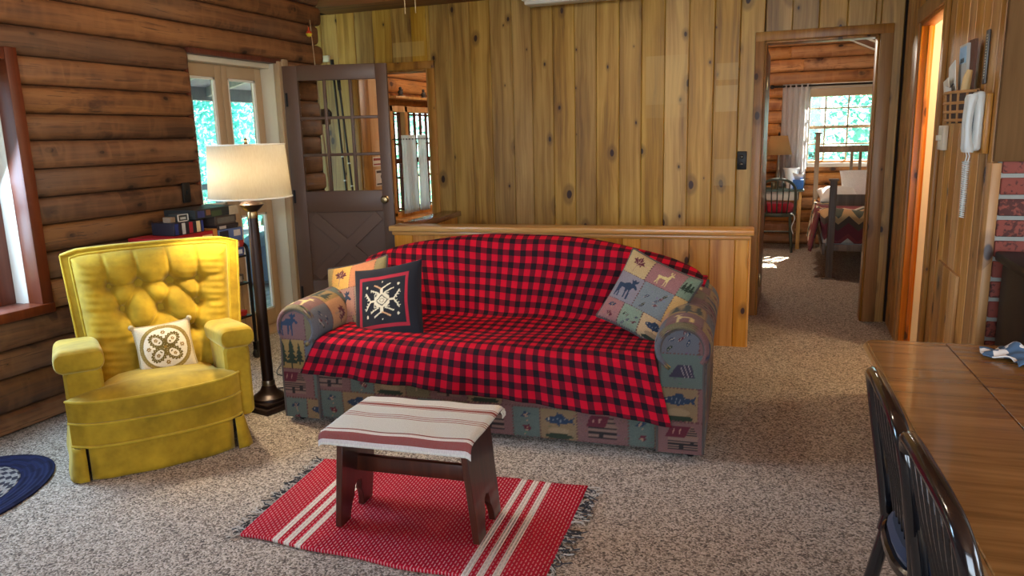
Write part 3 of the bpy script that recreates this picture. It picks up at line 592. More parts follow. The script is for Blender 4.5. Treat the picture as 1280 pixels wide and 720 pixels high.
def c_leaf(cv, x, y, k, c, c2=(150, 120, 100), rot=0):
    hf = [(0, 1.05), (.14, .70), (.34, .86), (.30, .48), (.72, .66), (.62, .42), (.98, .22), (.52, .04), (.60, -.22), (.10, -.14)]
    pts = hf+[(-a, b) for a, b in reversed(hf[1:])]
    cv.shape(pts, x, y, k, c, rot=rot); ca, sa = math.cos(rot+PI/2), math.sin(rot+PI/2)
    cv.line((x-ca*k*1.2, y-sa*k*1.2), (x+ca*k*.7, y+sa*k*.7), k*.10, c2)
    for s in (-1, 1):
        for t_ in (-.3, .1): cv.line((x+ca*k*t_, y+sa*k*t_), (x+ca*k*(t_+.35)+s*-sa*k*.45, y+sa*k*(t_+.35)+s*ca*k*.45), k*.08, c2)
def c_fish(cv, x, y, k, c):
    cv.ell(x, y, k, k*.32, c); cv.shape([(.85, 0), (1.35, .35), (1.22, 0), (1.35, -.35)], x, y, k, c); cv.shape([(-.3, .25), (.0, .6), (.5, .45), (.5, .2)], x, y, k, c); cv.shape([(-.1, -.25), (.1, -.5), (.3, -.25)], x, y, k, c)
    for i in range(4): cv.line((x-k*.4+i*k*.3, y-k*.18), (x-k*.3+i*k*.3, y+k*.2), k*.05, (104, 110, 116))
    cv.ell(x-k*.72, y+k*.06, k*.07, k*.07, (150, 146, 130))
def c_cabin(cv, x, y, k):
    cv.shape([(-1.1, .1), (-.75, .85), (.45, .85), (.15, .1)], x, y, k, MAROON); cv.shape([(.15, .1), (.55, .9), (.98, .1)], x, y, k, (120, 96, 84)); cv.rect(x-k*.95, y-k*.75, x+k*.95, y+k*.1, (122, 98, 88))
    for i in range(6): yy = y-k*.7+i*k*.14; cv.line((x-k*.95, yy), (x+k*.95, yy), k*.05, DARK)
    for i in range(5): yy = y+k*.14+i*k*.14; hw = .42*(1-i/5.5); cv.line((x+k*(.56-hw), yy), (x+k*(.56+hw), yy), k*.05, DARK)
    cv.rect(x-k*.2, y-k*.75, x+k*.05, y-k*.3, DARK); cv.rect(x+k*.45, y-k*.45, x+k*.7, y-k*.2, DARK)
    cv.line((x-k*.6, y+k*.35), (x-k*.55, y+k*.7), k*.06, (150, 110, 100)); cv.line((x-k*.2, y+k*.35), (x-k*.15, y+k*.7), k*.06, (150, 110, 100))
def c_feather(cv, x, y, k, c, rot):
    cv.ell(x, y, k, k*.38, c, rot); cv.line((x-k*1.3*math.cos(rot), y-k*1.3*math.sin(rot)), (x+k*.8*math.cos(rot), y+k*.8*math.sin(rot)), k*.14, (150, 140, 130))
def c_pine(cv, x, y, k, c=DKGREEN):
    for i in range(4): cv.shape([(-.5+i*.1, -.6+i*.38), (.5-i*.1, -.6+i*.38), (0, 0+i*.38)], x, y, k, c)
    cv.rect(x-k*.05, y-k*.85, x+k*.05, y-k*.5, c)
def c_tent(cv, x, y, k):
    cv.shape([(-1, -.5), (-.3, .6), (.7, .55), (1.05, -.45), (.1, -.5)], x, y, k, (56, 52, 66))
    for i in range(3): cv.line((x-k*.1+i*k*.3, y+k*.5), (x+k*.25+i*k*.28, y-k*.45), k*.05, (140, 130, 130))
def patch(cv, x, y, w, h, bg, kind, rg):
    cv.rect(x, y, x+w, y+h, bg); cx, cy = x+w/2, y+h/2; k = min(w, h)
    for j in range(int(w*h/.0022)):   # tapestry flecks
        fx, fy = x+rg.random()*w, y+rg.random()*h; cv.line((fx, fy), (fx+.010, fy), .003, tuple(int(c*rg.uniform(.82, 1.14)) for c in bg))
    if kind == 'cabin': c_cabin(cv, cx, cy, k*.46)
    elif kind == 'fish': c_fish(cv, cx-.004, cy+h*.14, k*.40, NAVY); cv.ell(cx, cy-h*.22, k*.34, k*.12, (138, 118, 90)); cv.ell(cx, cy-h*.40, k*.45, k*.10, DKGREEN)
    elif kind == 'leaf': c_leaf(cv, cx, cy+h*.2, k*.20, NAVY, rot=.3); c_leaf(cv, cx+.004, cy-h*.24, k*.20, MAROON, rot=-.4)
    elif kind == 'bigleaf': c_leaf(cv, cx, cy+.004, k*.34, MAROON, rot=-.2)
    elif kind == 'moose': cv.shape(MOOSE, cx, cy-.004, k*.36, NAVY)
    elif kind == 'deer': cv.shape(DEER, cx, cy-.012, k*.34, (196, 178, 120))
    elif kind == 'tent': c_tent(cv, cx, cy, k*.36)
    elif kind == 'pine':
        for dx, s in ((-.28, .42), (.02, .5), (.3, .38)): c_pine(cv, cx+w*dx, cy-.005, k*s)
    elif kind == 'feather':
        for i in range(7): c_feather(cv, x+w*(.16+.68*rg.random()), y+h*(.14+.72*rg.random()), k*.10, (NAVY, MAROON, DKGREEN)[i % 3], rg.uniform(.3, 1.4))
    elif kind == 'branch':
        cv.line((cx, y+h*.05), (cx+.005, y+h*.9), .006, DARK)
        for i in range(7): a = y+h*(.35+.08*i); s = 1 if i % 2 else -1; cv.line((cx, a), (cx+s*w*.32, a+h*.16), .003, DARK)
    for p, q in (((x, y), (x+w, y)), ((x, y), (x, y+h))): cv.line(p, q, .007, (92, 62, 60), dash=.016)
def tapestry():
    rg = random.Random(4); cv = Canvas(1.02, .60, .0035, TANC)
    kinds = [[('cabin', .22, MAUVE), ('leaf', .13, TEAL), ('fish', .18, TANC), ('cabin', .23, MAUVE), ('leaf', .12, TEAL), ('fish', .14, OLIVE)],
             [('fish', .17, TANC), ('cabin', .23, MAUVE), ('leaf', .13, TEAL), ('fish', .17, TANC), ('bigleaf', .13, OLIVE), ('cabin', .19, MAUVE)],
             [('tent', .20, TEAL), ('pine', .16, GOLD), ('moose', .19, GREYB), ('bigleaf', .13, GOLD), ('deer', .17, MAUVE), ('feather', .17, GREYB)],
             [('feather', .17, GREYB), ('moose', .2, MAUVE), ('feather', .16, OLIVE), ('branch', .14, GREYB), ('pine', .18, GOLD), ('bigleaf', .17, (178, 132, 92))]]
    for r_, row_ in enumerate(kinds):
        x = 0
        for kd, w, bg in row_: patch(cv, x, r_*.15, w, .15, bg, kd, rg); x += w
    return cv
TAP = tapestry()
M['tap'] = printm('tapestry_print', weave=420)
# ---------------------------------------------------------------- sofa
SA = .056; SO = (-2.401, 3.038, 0); SL = 2.09
sofa = thing('sofa', 'rolled arm sofa in lodge tapestry with cabins and fish, under a red plaid throw', 'sofa', SO, SA)
def tapgrid(name, P, U, V): return npgrid(name, P, M['tap'], sofa, col=TAP.samp(U, V))
# front rail
n, m_ = 300, 44; uu, vv = np.meshgrid(np.linspace(.01, SL-.01, n), np.linspace(0, 1, m_), indexing='ij')
zz = .03+vv*.30; yy = .012+.012*np.sin(vv*PI*2)*0+(-.012)*np.sin(vv*PI); P = np.stack([uu, yy, zz], -1); tapgrid('front_rail', P, uu+.02, zz-.03)
def arm(side):
    # cross section (x outward positive for the right arm); roll centre
    cx, cz, r = .10, .50, .122
    sec = []
    sec += [(.0, .03), (.0, .20), (.0, .37)]
    th = np.linspace(math.radians(215), math.radians(-60), 34)
    sec += [(cx+r*math.cos(a), cz+r*math.sin(a)) for a in th]
    sec += [(.205, .36), (.205, .2), (.205, .03)]
    # resample
    sec = np.array(sec); d = np.r_[0, np.cumsum(np.hypot(*np.diff(sec, axis=0).T))]; s = np.linspace(0, d[-1], 150); sx = np.interp(s, d, sec[:, 0]); sz = np.interp(s, d, sec[:, 1])
    ny = 110; Y = np.linspace(0, .84, ny); P = np.zeros((ny, 150, 3)); fx = (lambda x: x) if side < 0 else (lambda x: SL-x)
    ease = np.minimum(1, np.sqrt(np.minimum(Y/.03, 1)))
    for i in range(ny):
        k = 1-.05*(1-ease[i]); rise = .03*Y[i]
        P[i, :, 0] = fx(.1+(sx-.1)*k); P[i, :, 1] = Y[i]+.004; P[i, :, 2] = sz*k+(1-k)*.3+np.where(sz > .36, rise, 0)
    if side > 0: P = P[:, ::-1]
    UU, VV = np.meshgrid(Y*1.0, s if side < 0 else s[::-1], indexing='ij')
    o = tapgrid('arm', P, VV*1.0+.1, UU+.31)
    # front panel: keyhole shape filled by a grid between left and right outlines
    nz = 110; Z = np.linspace(.028, .59, nz); nxx = 50; Q = np.zeros((nz, nxx, 3))
    for i, z in enumerate(Z):
        pr_ = .092; pcx, pcz = .10, .498
        lo_, hi_ = .006, .198
        if z > pcz: w = math.sqrt(max(0, pr_**2-(z-pcz)**2)); lo_, hi_ = pcx-w, pcx+w
        else: lo_, hi_ = pcx-pr_, pcx+pr_
        if z < .36: k2 = min(1, (.36-z)/.08); lo_ = lo_*(1-k2)+.004*k2; hi_ = hi_*(1-k2)+.2*k2
        t_ = np.linspace(lo_, hi_, nxx); Q[i, :, 0] = fx(t_); Q[i, :, 2] = z; Q[i, :, 1] = -.012
    if side < 0: pass
    else: Q = Q[:, ::-1]
    U2 = Q[..., 0]-(0 if side < 0 else SL-.2)+(.22 if side < 0 else .0)
    pn_ = tapgrid('arm_panel', Q, U2, Q[..., 2]*.98+(-.02 if side > 0 else .02))
    edge = [tuple(Q[i, 0]) for i in range(0, nz, 3)]+[tuple(Q[-1, k]) for k in range(0, nxx, 5)]+[tuple(Q[i, -1]) for i in range(nz-1, -1, -3)]
    MB().tube([(p[0], p[1]+.004, p[2]) for p in edge], .007, 6).build('piping', M['piping'], pn_)
    # roll front ring
    ring_out = [(fx(cx+r*.965*math.cos(a)), .004, cz+r*.965*math.sin(a)) for a in np.linspace(math.radians(215), math.radians(-60), 30)]
    ring_in = [(fx(cx+.09*math.cos(a)), -.012, cz+.09*math.sin(a)) for a in np.linspace(math.radians(215), math.radians(-60), 30)]
    PP = np.array([[np.array(a)*(1-k)+np.array(b)*k+np.array((0, -.014*math.sin(k*PI), 0)) for k in np.linspace(0, 1, 10)] for a, b in zip(ring_out, ring_in)])
    if side > 0: PP = PP[:, ::-1]
    idx = np.linspace(0, .5, 30); UU3, VV3 = np.meshgrid(idx, np.linspace(0, .06, 10), indexing='ij'); tapgrid('arm_welt_band', PP, UU3+.2, VV3+.47)
M['piping'] = fabric('dark_piping', srgb(78, 70, 66))
arm(-1); arm(1)
# back frame with camel curve
def backtop(x):
    s = np.clip((np.asarray(x)-.06)/(SL-.12), 0, 1); return .655+.205*np.power(np.clip(np.sin(s*PI), 0, 1), .62)
nx_, ns = 200, 70; X = np.linspace(.03, SL-.03, nx_); P = np.zeros((nx_, ns, 3)); sarc = np.zeros((nx_, ns))
for i, x in enumerate(X):
    T = float(backtop(x)); sec = np.array([(.60, .30), (.615, .42), (.70, T-.06), (.725, T-.018), (.765, T), (.82, T-.005), (.86, T-.05), (.88, .4), (.88, .03)])
    d = np.r_[0, np.cumsum(np.hypot(*np.diff(sec, axis=0).T))]; s = np.linspace(0, d[-1], ns); P[i, :, 0] = x; P[i, :, 1] = np.interp(s, d, sec[:, 0]); P[i, :, 2] = np.interp(s, d, sec[:, 1]); sarc[i] = s
tapgrid('backrest', P, np.repeat(X[:, None], ns, 1), sarc)
# seat deck under the throw
MB().box(.20, SL-.20, -.005, .64, .29, .44).build('seat_cushion', M['piping'], sofa, bevel=.04, seg=4)
for x in (.06, SL-.06):
    for y in (.05, .82): MB().lathe([(.018, 0), (.028, .035)], c=(x, y), n=12).build('foot', M['iron'], sofa)
# ---------------------------------------------------------------- red buffalo plaid throw
t = NT('buffalo_plaid_cloth'); uvn = t.coord('UV'); sp = t.n('SeparateXYZ'); t.l(uvn, sp.inputs[0])
def band(s, p): return t.math('LESS_THAN', t.math('FRACT', t.math('DIVIDE', s, p)), .47)
bx_, by_ = band(sp.outputs[0], .063), band(sp.outputs[1], .069); sm = t.math('ADD', bx_, by_)
tw = t.math('FRACT', t.math('MULTIPLY', t.math('ADD', sp.outputs[0], sp.outputs[1]), 420.)); 
pc = t.ramp(t.math('MULTIPLY', sm, .5), [(0, srgb(196, 14, 42)), (.3, srgb(104, 18, 34)), (.8, srgb(27, 20, 26))], 'CONSTANT')
t.set(Base_Color=t.mix(t.math('MULTIPLY', tw, .25), pc, t.mix(.5, pc, srgb(60, 14, 24))), Roughness=.9, Specular_IOR_Level=.15, Sheen_Weight=.0); t.bump(t.noise(t.coord(), 500, 1), .15, .002); M['plaid'] = t.m
ns_, nt = 230, 230; Sx = np.linspace(0, 1, ns_)
TT = np.linspace(0, 1, nt); P = np.zeros((ns_, nt, 3)); UV = np.zeros((ns_, nt, 2)); rg = np.random.RandomState(3)
for i, s in enumerate(Sx):
    xr = .13+s*1.93; T = float(backtop(xr)); hem = .285-.055*min(1, s*2)-.07*max(0, (s-.55)/.45)**1.3
    key = [(.905, T-.30), (.895, T-.05), (.85, T+.012), (.775, T+.022), (.715, T+.0), (.685, T-.06), (.61, .475), (.575, .455), (.50, .462), (.2, .470), (.02, .462), (-.025, .435), (-.036, .38), (-.042, hem)]
    key = np.array(key); d = np.r_[0, np.cumsum(np.hypot(*np.diff(key, axis=0).T))]
    # smooth resample
    u = np.linspace(0, 1, nt)*d[-1]; yy = np.interp(u, d, key[:, 0]); zz = np.interp(u, d, key[:, 1])
    for _ in range(3):
        yy[1:-1] = (yy[:-2]+2*yy[1:-1]+yy[2:])/4; zz[1:-1] = (zz[:-2]+2*zz[1:-1]+zz[2:])/4
    # width along the path: top of the back wide, seat between arms, hem spreads
    q = u/d[-1]; k_seat = d[7]/d[-1]; k_top = d[3]/d[-1]; k_edge = d[10]/d[-1]
    Lx = np.interp(q, [0, k_top, k_top+.1, k_seat, k_edge-.05, k_edge, 1], [.16, .10, .13, .235, .245, .235, .135]); Rx = np.interp(q, [0, k_top, k_top+.1, k_seat, k_edge-.05, k_edge, 1], [2.0, 2.055, 2.03, 1.87, 1.865, 1.87, 1.955])
    x = Lx+(Rx-Lx)*s
    hang = np.clip((q-k_edge)/(1-k_edge), 0, 1); yy = yy-.012*hang*(np.sin(s*34)*.5+np.sin(s*71+1)*.4)-.008*hang
    # small wrinkles
    zz = zz+.004*np.sin(x*9+u*4)*np.sin(u*11+x*3); yy = yy+.003*np.sin(x*13+u*7)
    P[i, :, 0] = x; P[i, :, 1] = yy; P[i, :, 2] = zz; UV[i, :, 0] = .02+s*1.86; UV[i, :, 1] = d[-1]-u+.012
sag = np.exp(-((P[..., 1]-.3)/.18)**2)*np.where(P[..., 2] < .5, 1, 0); P[..., 2] -= .014*sag*np.abs(np.sin(P[..., 0]*1.5))
th_ = thing('plaid_throw', 'red and black buffalo plaid throw draped over the sofa back and seat', 'throw blanket', SO, SA)
npgrid('cloth', P, M['plaid'], th_, uv=UV, solid=.006)
# ---------------------------------------------------------------- pillows
def pillow(name, label, w, h, th, cv, centre, right, up, mat=None, pipe=None, cat='pillow', group=None, n=110, tassels=None, backcol=(40, 40, 44)):
    right = Vector(right).normalized(); up = (Vector(up)-right*Vector(up).dot(right)).normalized(); nr = right.cross(up)
    r = thing(name, label, cat, (0, 0, 0), 0, group)
    r.matrix_world = Matrix(((right.x, up.x, nr.x, centre[0]), (right.y, up.y, nr.y, centre[1]), (right.z, up.z, nr.z, centre[2]), (0, 0, 0, 1)))
    g = np.linspace(-1, 1, n); gx, gy = np.meshgrid(g, g, indexing='ij')
    e = np.clip((1-np.abs(gx)**2.2)*(1-np.abs(gy)**2.2), 0, 1)
    px = gx*w/2*(1-.07*(1-gy**2)); py = gy*h/2*(1-.07*(1-gx**2)); wr = .004*np.sin(gx*7+gy*3)*np.sin(gy*6-gx*2)*e
    hz = th/2*e**.42+wr
    f_ = npgrid('front', np.stack([px, py, hz], -1), mat or M['tap'], r, col=cv.samp((gx+1)/2*cv.w*.999, (gy+1)/2*cv.h*.999))
    b_ = npgrid('back', np.stack([px, py, -hz], -1)[::-1], pm(name+'_back', srgb(*backcol), .9, var=.1), r)
    if pipe:
        ed = [(px[i, 0], py[i, 0], 0) for i in range(0, n, 4)]+[(px[-1, j], py[-1, j], 0) for j in range(0, n, 4)]+[(px[i, -1], py[i, -1], 0) for i in range(n-1, 0, -4)]+[(px[0, j], py[0, j], 0) for j in range(n-1, 0, -4)]
        MB().tube(ed, .006, 6, closed=True).build('piping', pipe, r)
        if tassels:
            for a, b in ((0, 0), (0, -1), (-1, 0), (-1, -1)): MB().lathe([(.001, -.018), (.013, -.008), (.013, .008), (.001, .018)], n=10).build('knot', pipe, r, loc=(px[a, b]*1.03, py[a, b]*1.03, 0))
    return r
def sw(x, y, z):  # sofa local to world
    c, s = math.cos(SA), math.sin(SA); return Vector((SO[0]+x*c-y*s, SO[1]+x*s+y*c, z))
rg4 = random.Random(9)
def tap_pillow(top):
    cv = Canvas(.44, .44, .0022, TANC)
    if top == 'right':
        cells = [(0, .30, .17, .14, (172, 150, 108), 'bigleaf'), (.17, .30, .20, .14, (142, 100, 98), 'deer'), (.37, .30, .07, .14, (112, 128, 108), 'pine'), (0, .13, .18, .17, (126, 120, 126), 'moose'), (.18, .13, .19, .17, (112, 120, 122), 'feather'), (.37, .13, .07, .17, (184, 148, 94), 'none'), (0, 0, .13, .13, (146, 102, 98), 'leaf'), (.13, 0, .13, .13, (120, 136, 116), 'feather'), (.26, 0, .18, .13, (176, 150, 112), 'fish')]
    else:
        cells = [(0, .28, .06, .16, (160, 138, 88), 'none'), (.06, .28, .15, .16, (206, 158, 82), 'bigleaf'), (.21, .28, .17, .16, (186, 122, 84), 'none'), (.38, .28, .06, .16, (134, 122, 84), 'none'), (0, .10, .05, .18, (196, 142, 92), 'none'), (.05, .10, .20, .18, (160, 118, 102), 'moose'), (.25, .10, .19, .18, (150, 128, 106), 'feather'), (0, 0, .22, .10, (156, 104, 90), 'cabin'), (.22, 0, .22, .10, (140, 120, 96), 'fish')]
    for x, y, w, h, bg, k in cells: patch(cv, x, y, w, h, bg, k, rg4)
    return cv
pillow('throw_pillow', 'tan tapestry pillow with a red maple leaf and moose, tucked behind the black pillow', .42, .40, .13, tap_pillow('left'), sw(.25, .37, .575), (.955, -.10, .23), (-.20, .34, .92), pipe=M['piping'], backcol=(150, 124, 90))
pillow('throw_pillow', 'tapestry pillow with leaf, deer and moose patches leaning on the right sofa arm', .385, .375, .13, tap_pillow('right'), sw(1.80, .36, .635), (.90, -.28, -.33), (.40, .34, .85), pipe=M['piping'], backcol=(120, 112, 100))
# black snowflake pillow
cv = Canvas(.44, .42, .0018, (28, 29, 36)); BRD = (150, 34, 50); WH = (206, 198, 172)
for a, b, c, d in ((.055, .06, .385, .078), (.055, .342, .385, .36), (.055, .06, .073, .36), (.367, .06, .385, .36)): cv.rect(a, b, c, d, BRD)
cx, cy = .222, .215
cv.rect(cx-.052, cy-.04, cx+.052, cy+.04, WH); cv.poly([(cx-.044, cy), (cx, cy-.034), (cx+.044, cy), (cx, cy+.034)], (40, 40, 46)); cv.poly([(cx-.036, cy), (cx, cy-.027), (cx+.036, cy), (cx, cy+.027)], WH)
for a in range(0, 360, 45): cv.ell(cx+.014*math.cos(math.radians(a)), cy+.011*math.sin(math.radians(a)), .004, .003, (60, 58, 58))
for sx_, sy_ in ((-1, -1), (-1, 1), (1, -1), (1, 1)): cv.poly([(cx+sx_*.049, cy+sy_*.037), (cx+sx_*.03, cy+sy_*.037), (cx+sx_*.049, cy+sy_*.02)], (70, 66, 66))
for sy_ in (-1, 1):
    cv.rect(cx-.010, cy+sy_*.04-.001, cx+.010, cy+sy_*.068, WH) if sy_ > 0 else cv.rect(cx-.010, cy-.068, cx+.010, cy-.039, WH)
    for sx_ in (-1, 1):
        cv.line((cx, cy+sy_*.066), (cx+sx_*.056, cy+sy_*.094), .008, WH if sx_*sy_ > 0 else (196, 150, 110)); cv.line((cx+sx_*.02, cy+sy_*.042), (cx+sx_*.08, cy+sy_*.066), .007, WH)
        for k in range(4): cv.line((cx+sx_*(.03+k*.016), cy+sy_*(.048+k*.006)), (cx+sx_*(.03+k*.016), cy+sy_*(.036+k*.006)), .004, WH)
for sx_ in (-1, 1):
    cv.line((cx+sx_*.05, cy), (cx+sx_*.085, cy), .010, WH)
    for sy_ in (-1, 1):
        cv.line((cx+sx_*.08, cy), (cx+sx_*.115, cy+sy_*.05), .009, WH)
        for k in range(3): cv.line((cx+sx_*(.09+k*.01), cy+sy_*(.014+k*.014)), (cx+sx_*(.102+k*.01), cy+sy_*(.008+k*.014)), .004, WH)
        for a in range(0, 180, 45): cv.line((cx+sx_*.105-.008*math.cos(math.radians(a)), cy+sy_*.085-.008*math.sin(math.radians(a))), (cx+sx_*.105+.008*math.cos(math.radians(a)), cy+sy_*.085+.008*math.sin(math.radians(a))), .0035, WH)
for sy_ in (-1, 1): cv.ell(cx, cy+sy_*.108, .005, .005, WH)
pillow('throw_pillow', 'black pillow with a white stitched snowflake and red border', .42, .40, .12, cv, sw(.495, .235, .59), (.965, -.05, .19), (-.2, .36, .90), mat=printm('black_pillow_print', weave=900), backcol=(24, 24, 30))
# ---------------------------------------------------------------- gold velvet recliner
CA = math.atan2(.572, .447)
rc = thing('recliner', 'gold velvet recliner with a button tufted back and skirted base', 'armchair', (-2.813, 2.153, 0), CA)
def velvet(name, c, c2):
    t = NT(name); v = t.coord(); n = t.noise(v, 5, 4, .6); n2 = t.noise(v, 22, 3); w = t.noise(t.mapping(v, (400, 400, 400)), 1, 1)
    t.set(Base_Color=t.mix(t.ramp(t.math('ADD', t.math('MULTIPLY', n, .7), t.math('MULTIPLY', n2, .3)), [(.38, (0, 0, 0)), (.66, (1, 1, 1))]), c, c2), Roughness=.8, Specular_IOR_Level=.25, Sheen_Weight=.45, Sheen_Roughness=.4, Sheen_Tint=(1, .86, .35)); t.bump(w, .1, .001); return t.m
M['velvet'] = velvet('gold_velvet', srgb(138, 110, 18), srgb(186, 152, 34)); M['welt'] = velvet('gold_welt', srgb(166, 138, 34), srgb(200, 170, 50)); M['button'] = pm('velvet_button', srgb(70, 58, 20), .9)
# tufted back cushion
bt = [(.237, .735), (.371, .738), (.515, .735), (.648, .73), (.282, .62), (.455, .607), (.630, .615), (.345, .497), (.592, .495)]
def outl(zr):  # left/right of the back at height fraction 0..1
    return .085-.035*zr, .80+.078*zr
zb, zt = .30, .905
nu, nv = 190, 190; U = np.linspace(0, 1, nu); V = np.linspace(0, 1, nv)
gx = np.zeros((nu, nv)); gz = np.zeros((nu, nv))
for j, v in enumerate(V):
    l_, r_ = outl(v); l_ += .04; r_ -= .055
    gx[:, j] = l_+(r_-l_)*U
    top = .895+.008*np.sin(U*PI)-.012*(np.abs(2*U-1)**10); gz[:, j] = zb+(top-zb)*v
ed = np.minimum(np.minimum(U, 1-U)[:, None]*.72, np.minimum(V*3, 1-V)[None, :]*.6); prof = np.clip(ed/.075, 0, 1); h = .095*np.sqrt(1-(1-prof)**2)
def segd(p, q):
    ax, az = p; bx2, bz2 = q; dx, dz = bx2-ax, bz2-az; L2 = dx*dx+dz*dz; t_ = np.clip(((gx-ax)*dx+(gz-az)*dz)/L2, 0, 1); return np.hypot(gx-ax-t_*dx, gz-az-t_*dz)
folds = [(0, 1), (1, 2), (2, 3), (0, 4), (1, 4), (1, 5), (2, 5), (2, 6), (3, 6), (4, 7), (5, 7), (5, 8), (6, 8)]
for a, b in folds: d = segd(bt[a], bt[b]); h -= .016*np.exp(-(d/.009)**2)+.014*np.exp(-(d/.035)**2)
for a in range(4): d = segd(bt[a], (bt[a][0]*1.06-.03, .93)); h -= .014*np.exp(-(d/.009)**2)+.006*np.exp(-(d/.03)**2)
for a, tgt in ((0, (.07, .78)), (4, (.08, .63)), (3, (.87, .77)), (6, (.86, .63)), (7, (.30, .33)), (8, (.62, .33)), (7, (.12, .48)), (8, (.82, .48))): d = segd(bt[a], tgt); h -= .007*np.exp(-(d/.014)**2)
for a, b in bt: r_ = np.hypot(gx-a, gz-b); h -= .05*np.exp(-(r_/.028)**1.2)
edge_w = np.exp(-(np.minimum(gx-gx.min(0)[None, :], gx.max(0)[None, :]-gx)/.10)); h += .0035*np.sin(gz*190+gx*20)*edge_w*np.clip(prof, 0, 1)
def backpos(x, z, out):   # tilted plane of the back
    y0 = .47+(z-.30)*.36; return np.stack([x, y0-out*.94, z+out*.30*0], -1)
P = backpos(gx, gz, h); npgrid('back_cushion', P, M['velvet'], rc)
# shell round the back
rings = []
for dep, ins in ((-.005, .012), (.0, .0), (.09, .0), (.115, .02)):
    ring = []
    for k in range(9): z = zb-.15+(zt-zb+.10)*k/9; l_, r_ = outl(max(0, min(1, (z-zb)/(zt-zb)))); ring.append((l_+ins, z))
    l_, r_ = outl(1)
    for k in range(13):
        s = k/12; x = l_+ins+(r_-l_-2*ins)*s; cr_ = .02*(abs(2*s-1)**14); ring.append((x, .917+.008*math.sin(s*PI)-cr_-ins))
    for k in range(9): z = zb-.15+(zt-zb+.10)*(8-k)/9; l_, r_ = outl(max(0, min(1, (z-zb)/(zt-zb)))); ring.append((r_-ins, z))
    rings.append([(x, .47+(z-.30)*.36+dep, z) for x, z in ring])
MB().loft(rings).build('back_shell', M['velvet'], rc)
wl2 = [tuple(backpos(gx[0, j], gz[0, j], .0)+np.array((-.003, -.012, 0))) for j in range(10, nv, 6)]+[tuple(backpos(gx[i, -1], gz[i, -1], .0)+np.array((0, -.012, .003))) for i in range(0, nu, 6)]+[tuple(backpos(gx[-1, j], gz[-1, j], .0)+np.array((.003, -.012, 0))) for j in range(nv-1, 9, -6)]
MB().tube(wl2, .007, 6).build('welt', M['welt'], rc)
sh = [rings[1][k] for k in range(len(rings[1]))]; MB().tube([(x, y-.004, z) for x, y, z in sh], .006, 6).build('welt', M['welt'], rc)
for a, b in bt:
    i = np.argmin(np.hypot(gx-a, gz-b)); p = P.reshape(-1, 3)[i]
    o = MB().lathe([(.011, 0), (.011, .003), (.007, .007), (.001, .008)], n=12).build('button', M['button'], rc); o.location = p; o.rotation_euler = (PI/2-.3, 0, 0)
# seat, apron, skirt: plan outlines lofted upward
def plan(x0, x1, yb, bow, inset=0, nf=24, cr=.05, back=None):
    pts = []
    for k in range(nf+1):
        s = k/nf; x = x0+inset+(x1-x0-2*inset)*s; y = -bow*(1-(2*s-1)**2)+cr*(abs(2*s-1)**7)+min(inset, .045); pts.append((x, y))
    bx0, bx1 = back or (x0, x1)
    pts += [(x1-inset, .10), (bx1-inset, .14), (bx1-inset, yb), (bx0+inset, yb), (bx0+inset, .14), (x0+inset, .10)]
    return pts
def zring(pts, z, tilt=0, crown=0): return [(x, y, z-tilt*max(0, y)+crown*(1-((x-.34)/.36)**2)) for x, y in pts]
S0 = dict(x0=-.012, x1=.70, yb=.50, back=(.15, .645))
MB().loft([zring(plan(bow=.055, inset=.01, **S0), .252), zring(plan(bow=.062, **S0), .262), zring(plan(bow=.064, **S0), .31, .08), zring(plan(bow=.060, **S0), .352, .11), zring(plan(bow=.05, inset=.02, **S0), .366, .11, .004), zring(plan(bow=.02, inset=.07, **S0), .378, .11, .012), zring(plan(bow=-.04, inset=.17, cr=.0, **S0), .382, .11, .016)]).build('seat_cushion', M['velvet'], rc)
fr_ = plan(bow=.064, **S0)[:25]
MB().tube([(x, y-.002, .354) for x, y in fr_], .006, 6).build('welt', M['welt'], rc); MB().tube([(x, y-.002, .256) for x, y in fr_], .005, 6).build('welt', M['welt'], rc)
A0 = dict(x0=-.008, x1=.70, yb=.62)
MB().loft([zring(plan(bow=.045, **A0), .145), zring(plan(bow=.05, **A0), .20), zring(plan(bow=.05, **A0), .25)]).build('apron', M['velvet'], rc)
MB().tube([(x, y-.003, .152) for x, y in plan(bow=.048, **A0)[:25]], .006, 6).build('welt', M['welt'], rc)
def skirt(path, flare):  # path of (x,y,normal)
    Pn = np.zeros((len(path), 8, 3))
    for i, (x, y, nx2, ny2) in enumerate(path):
        for j in range(8):
            k = j/7; wv = .003*math.sin(i*.9)*k; Pn[i, j] = (x+nx2*(flare*k+wv), y+ny2*(flare*k+wv), .15-.145*k)
    return npgrid('skirt_panel', Pn, M['velvet'], rc, solid=.006)
fp = plan(bow=.048, **A0)[:25]
skirt([(x, y, 0, -1) for x, y in fp[2:23]], .004)
skirt([(-.008, y, -1, 0) for y in np.linspace(.60, .05, 12)]+[(-.004, .02, -.8, -.6), (.012, .0, -.4, -.9), (fp[2][0]-.012, fp[2][1], 0, -1)], .022)
skirt([(fp[22][0]+.014, fp[22][1], 0, -1), (.685, .0, .4, -.9), (.697, .02, .8, -.6)]+[(.70, y, 1, 0) for y in np.linspace(.05, .60, 12)], .028)
MB().box(.04, .65, .02, .56, .03, .15).build('base_frame', M['darkgap'], rc, bevel=.01)
for x in (.08, .61):
    for y in (.08, .5): MB().lathe([(.02, 0), (.02, .03)], c=(x, y), n=10).build('glide', M['iron'], rc)
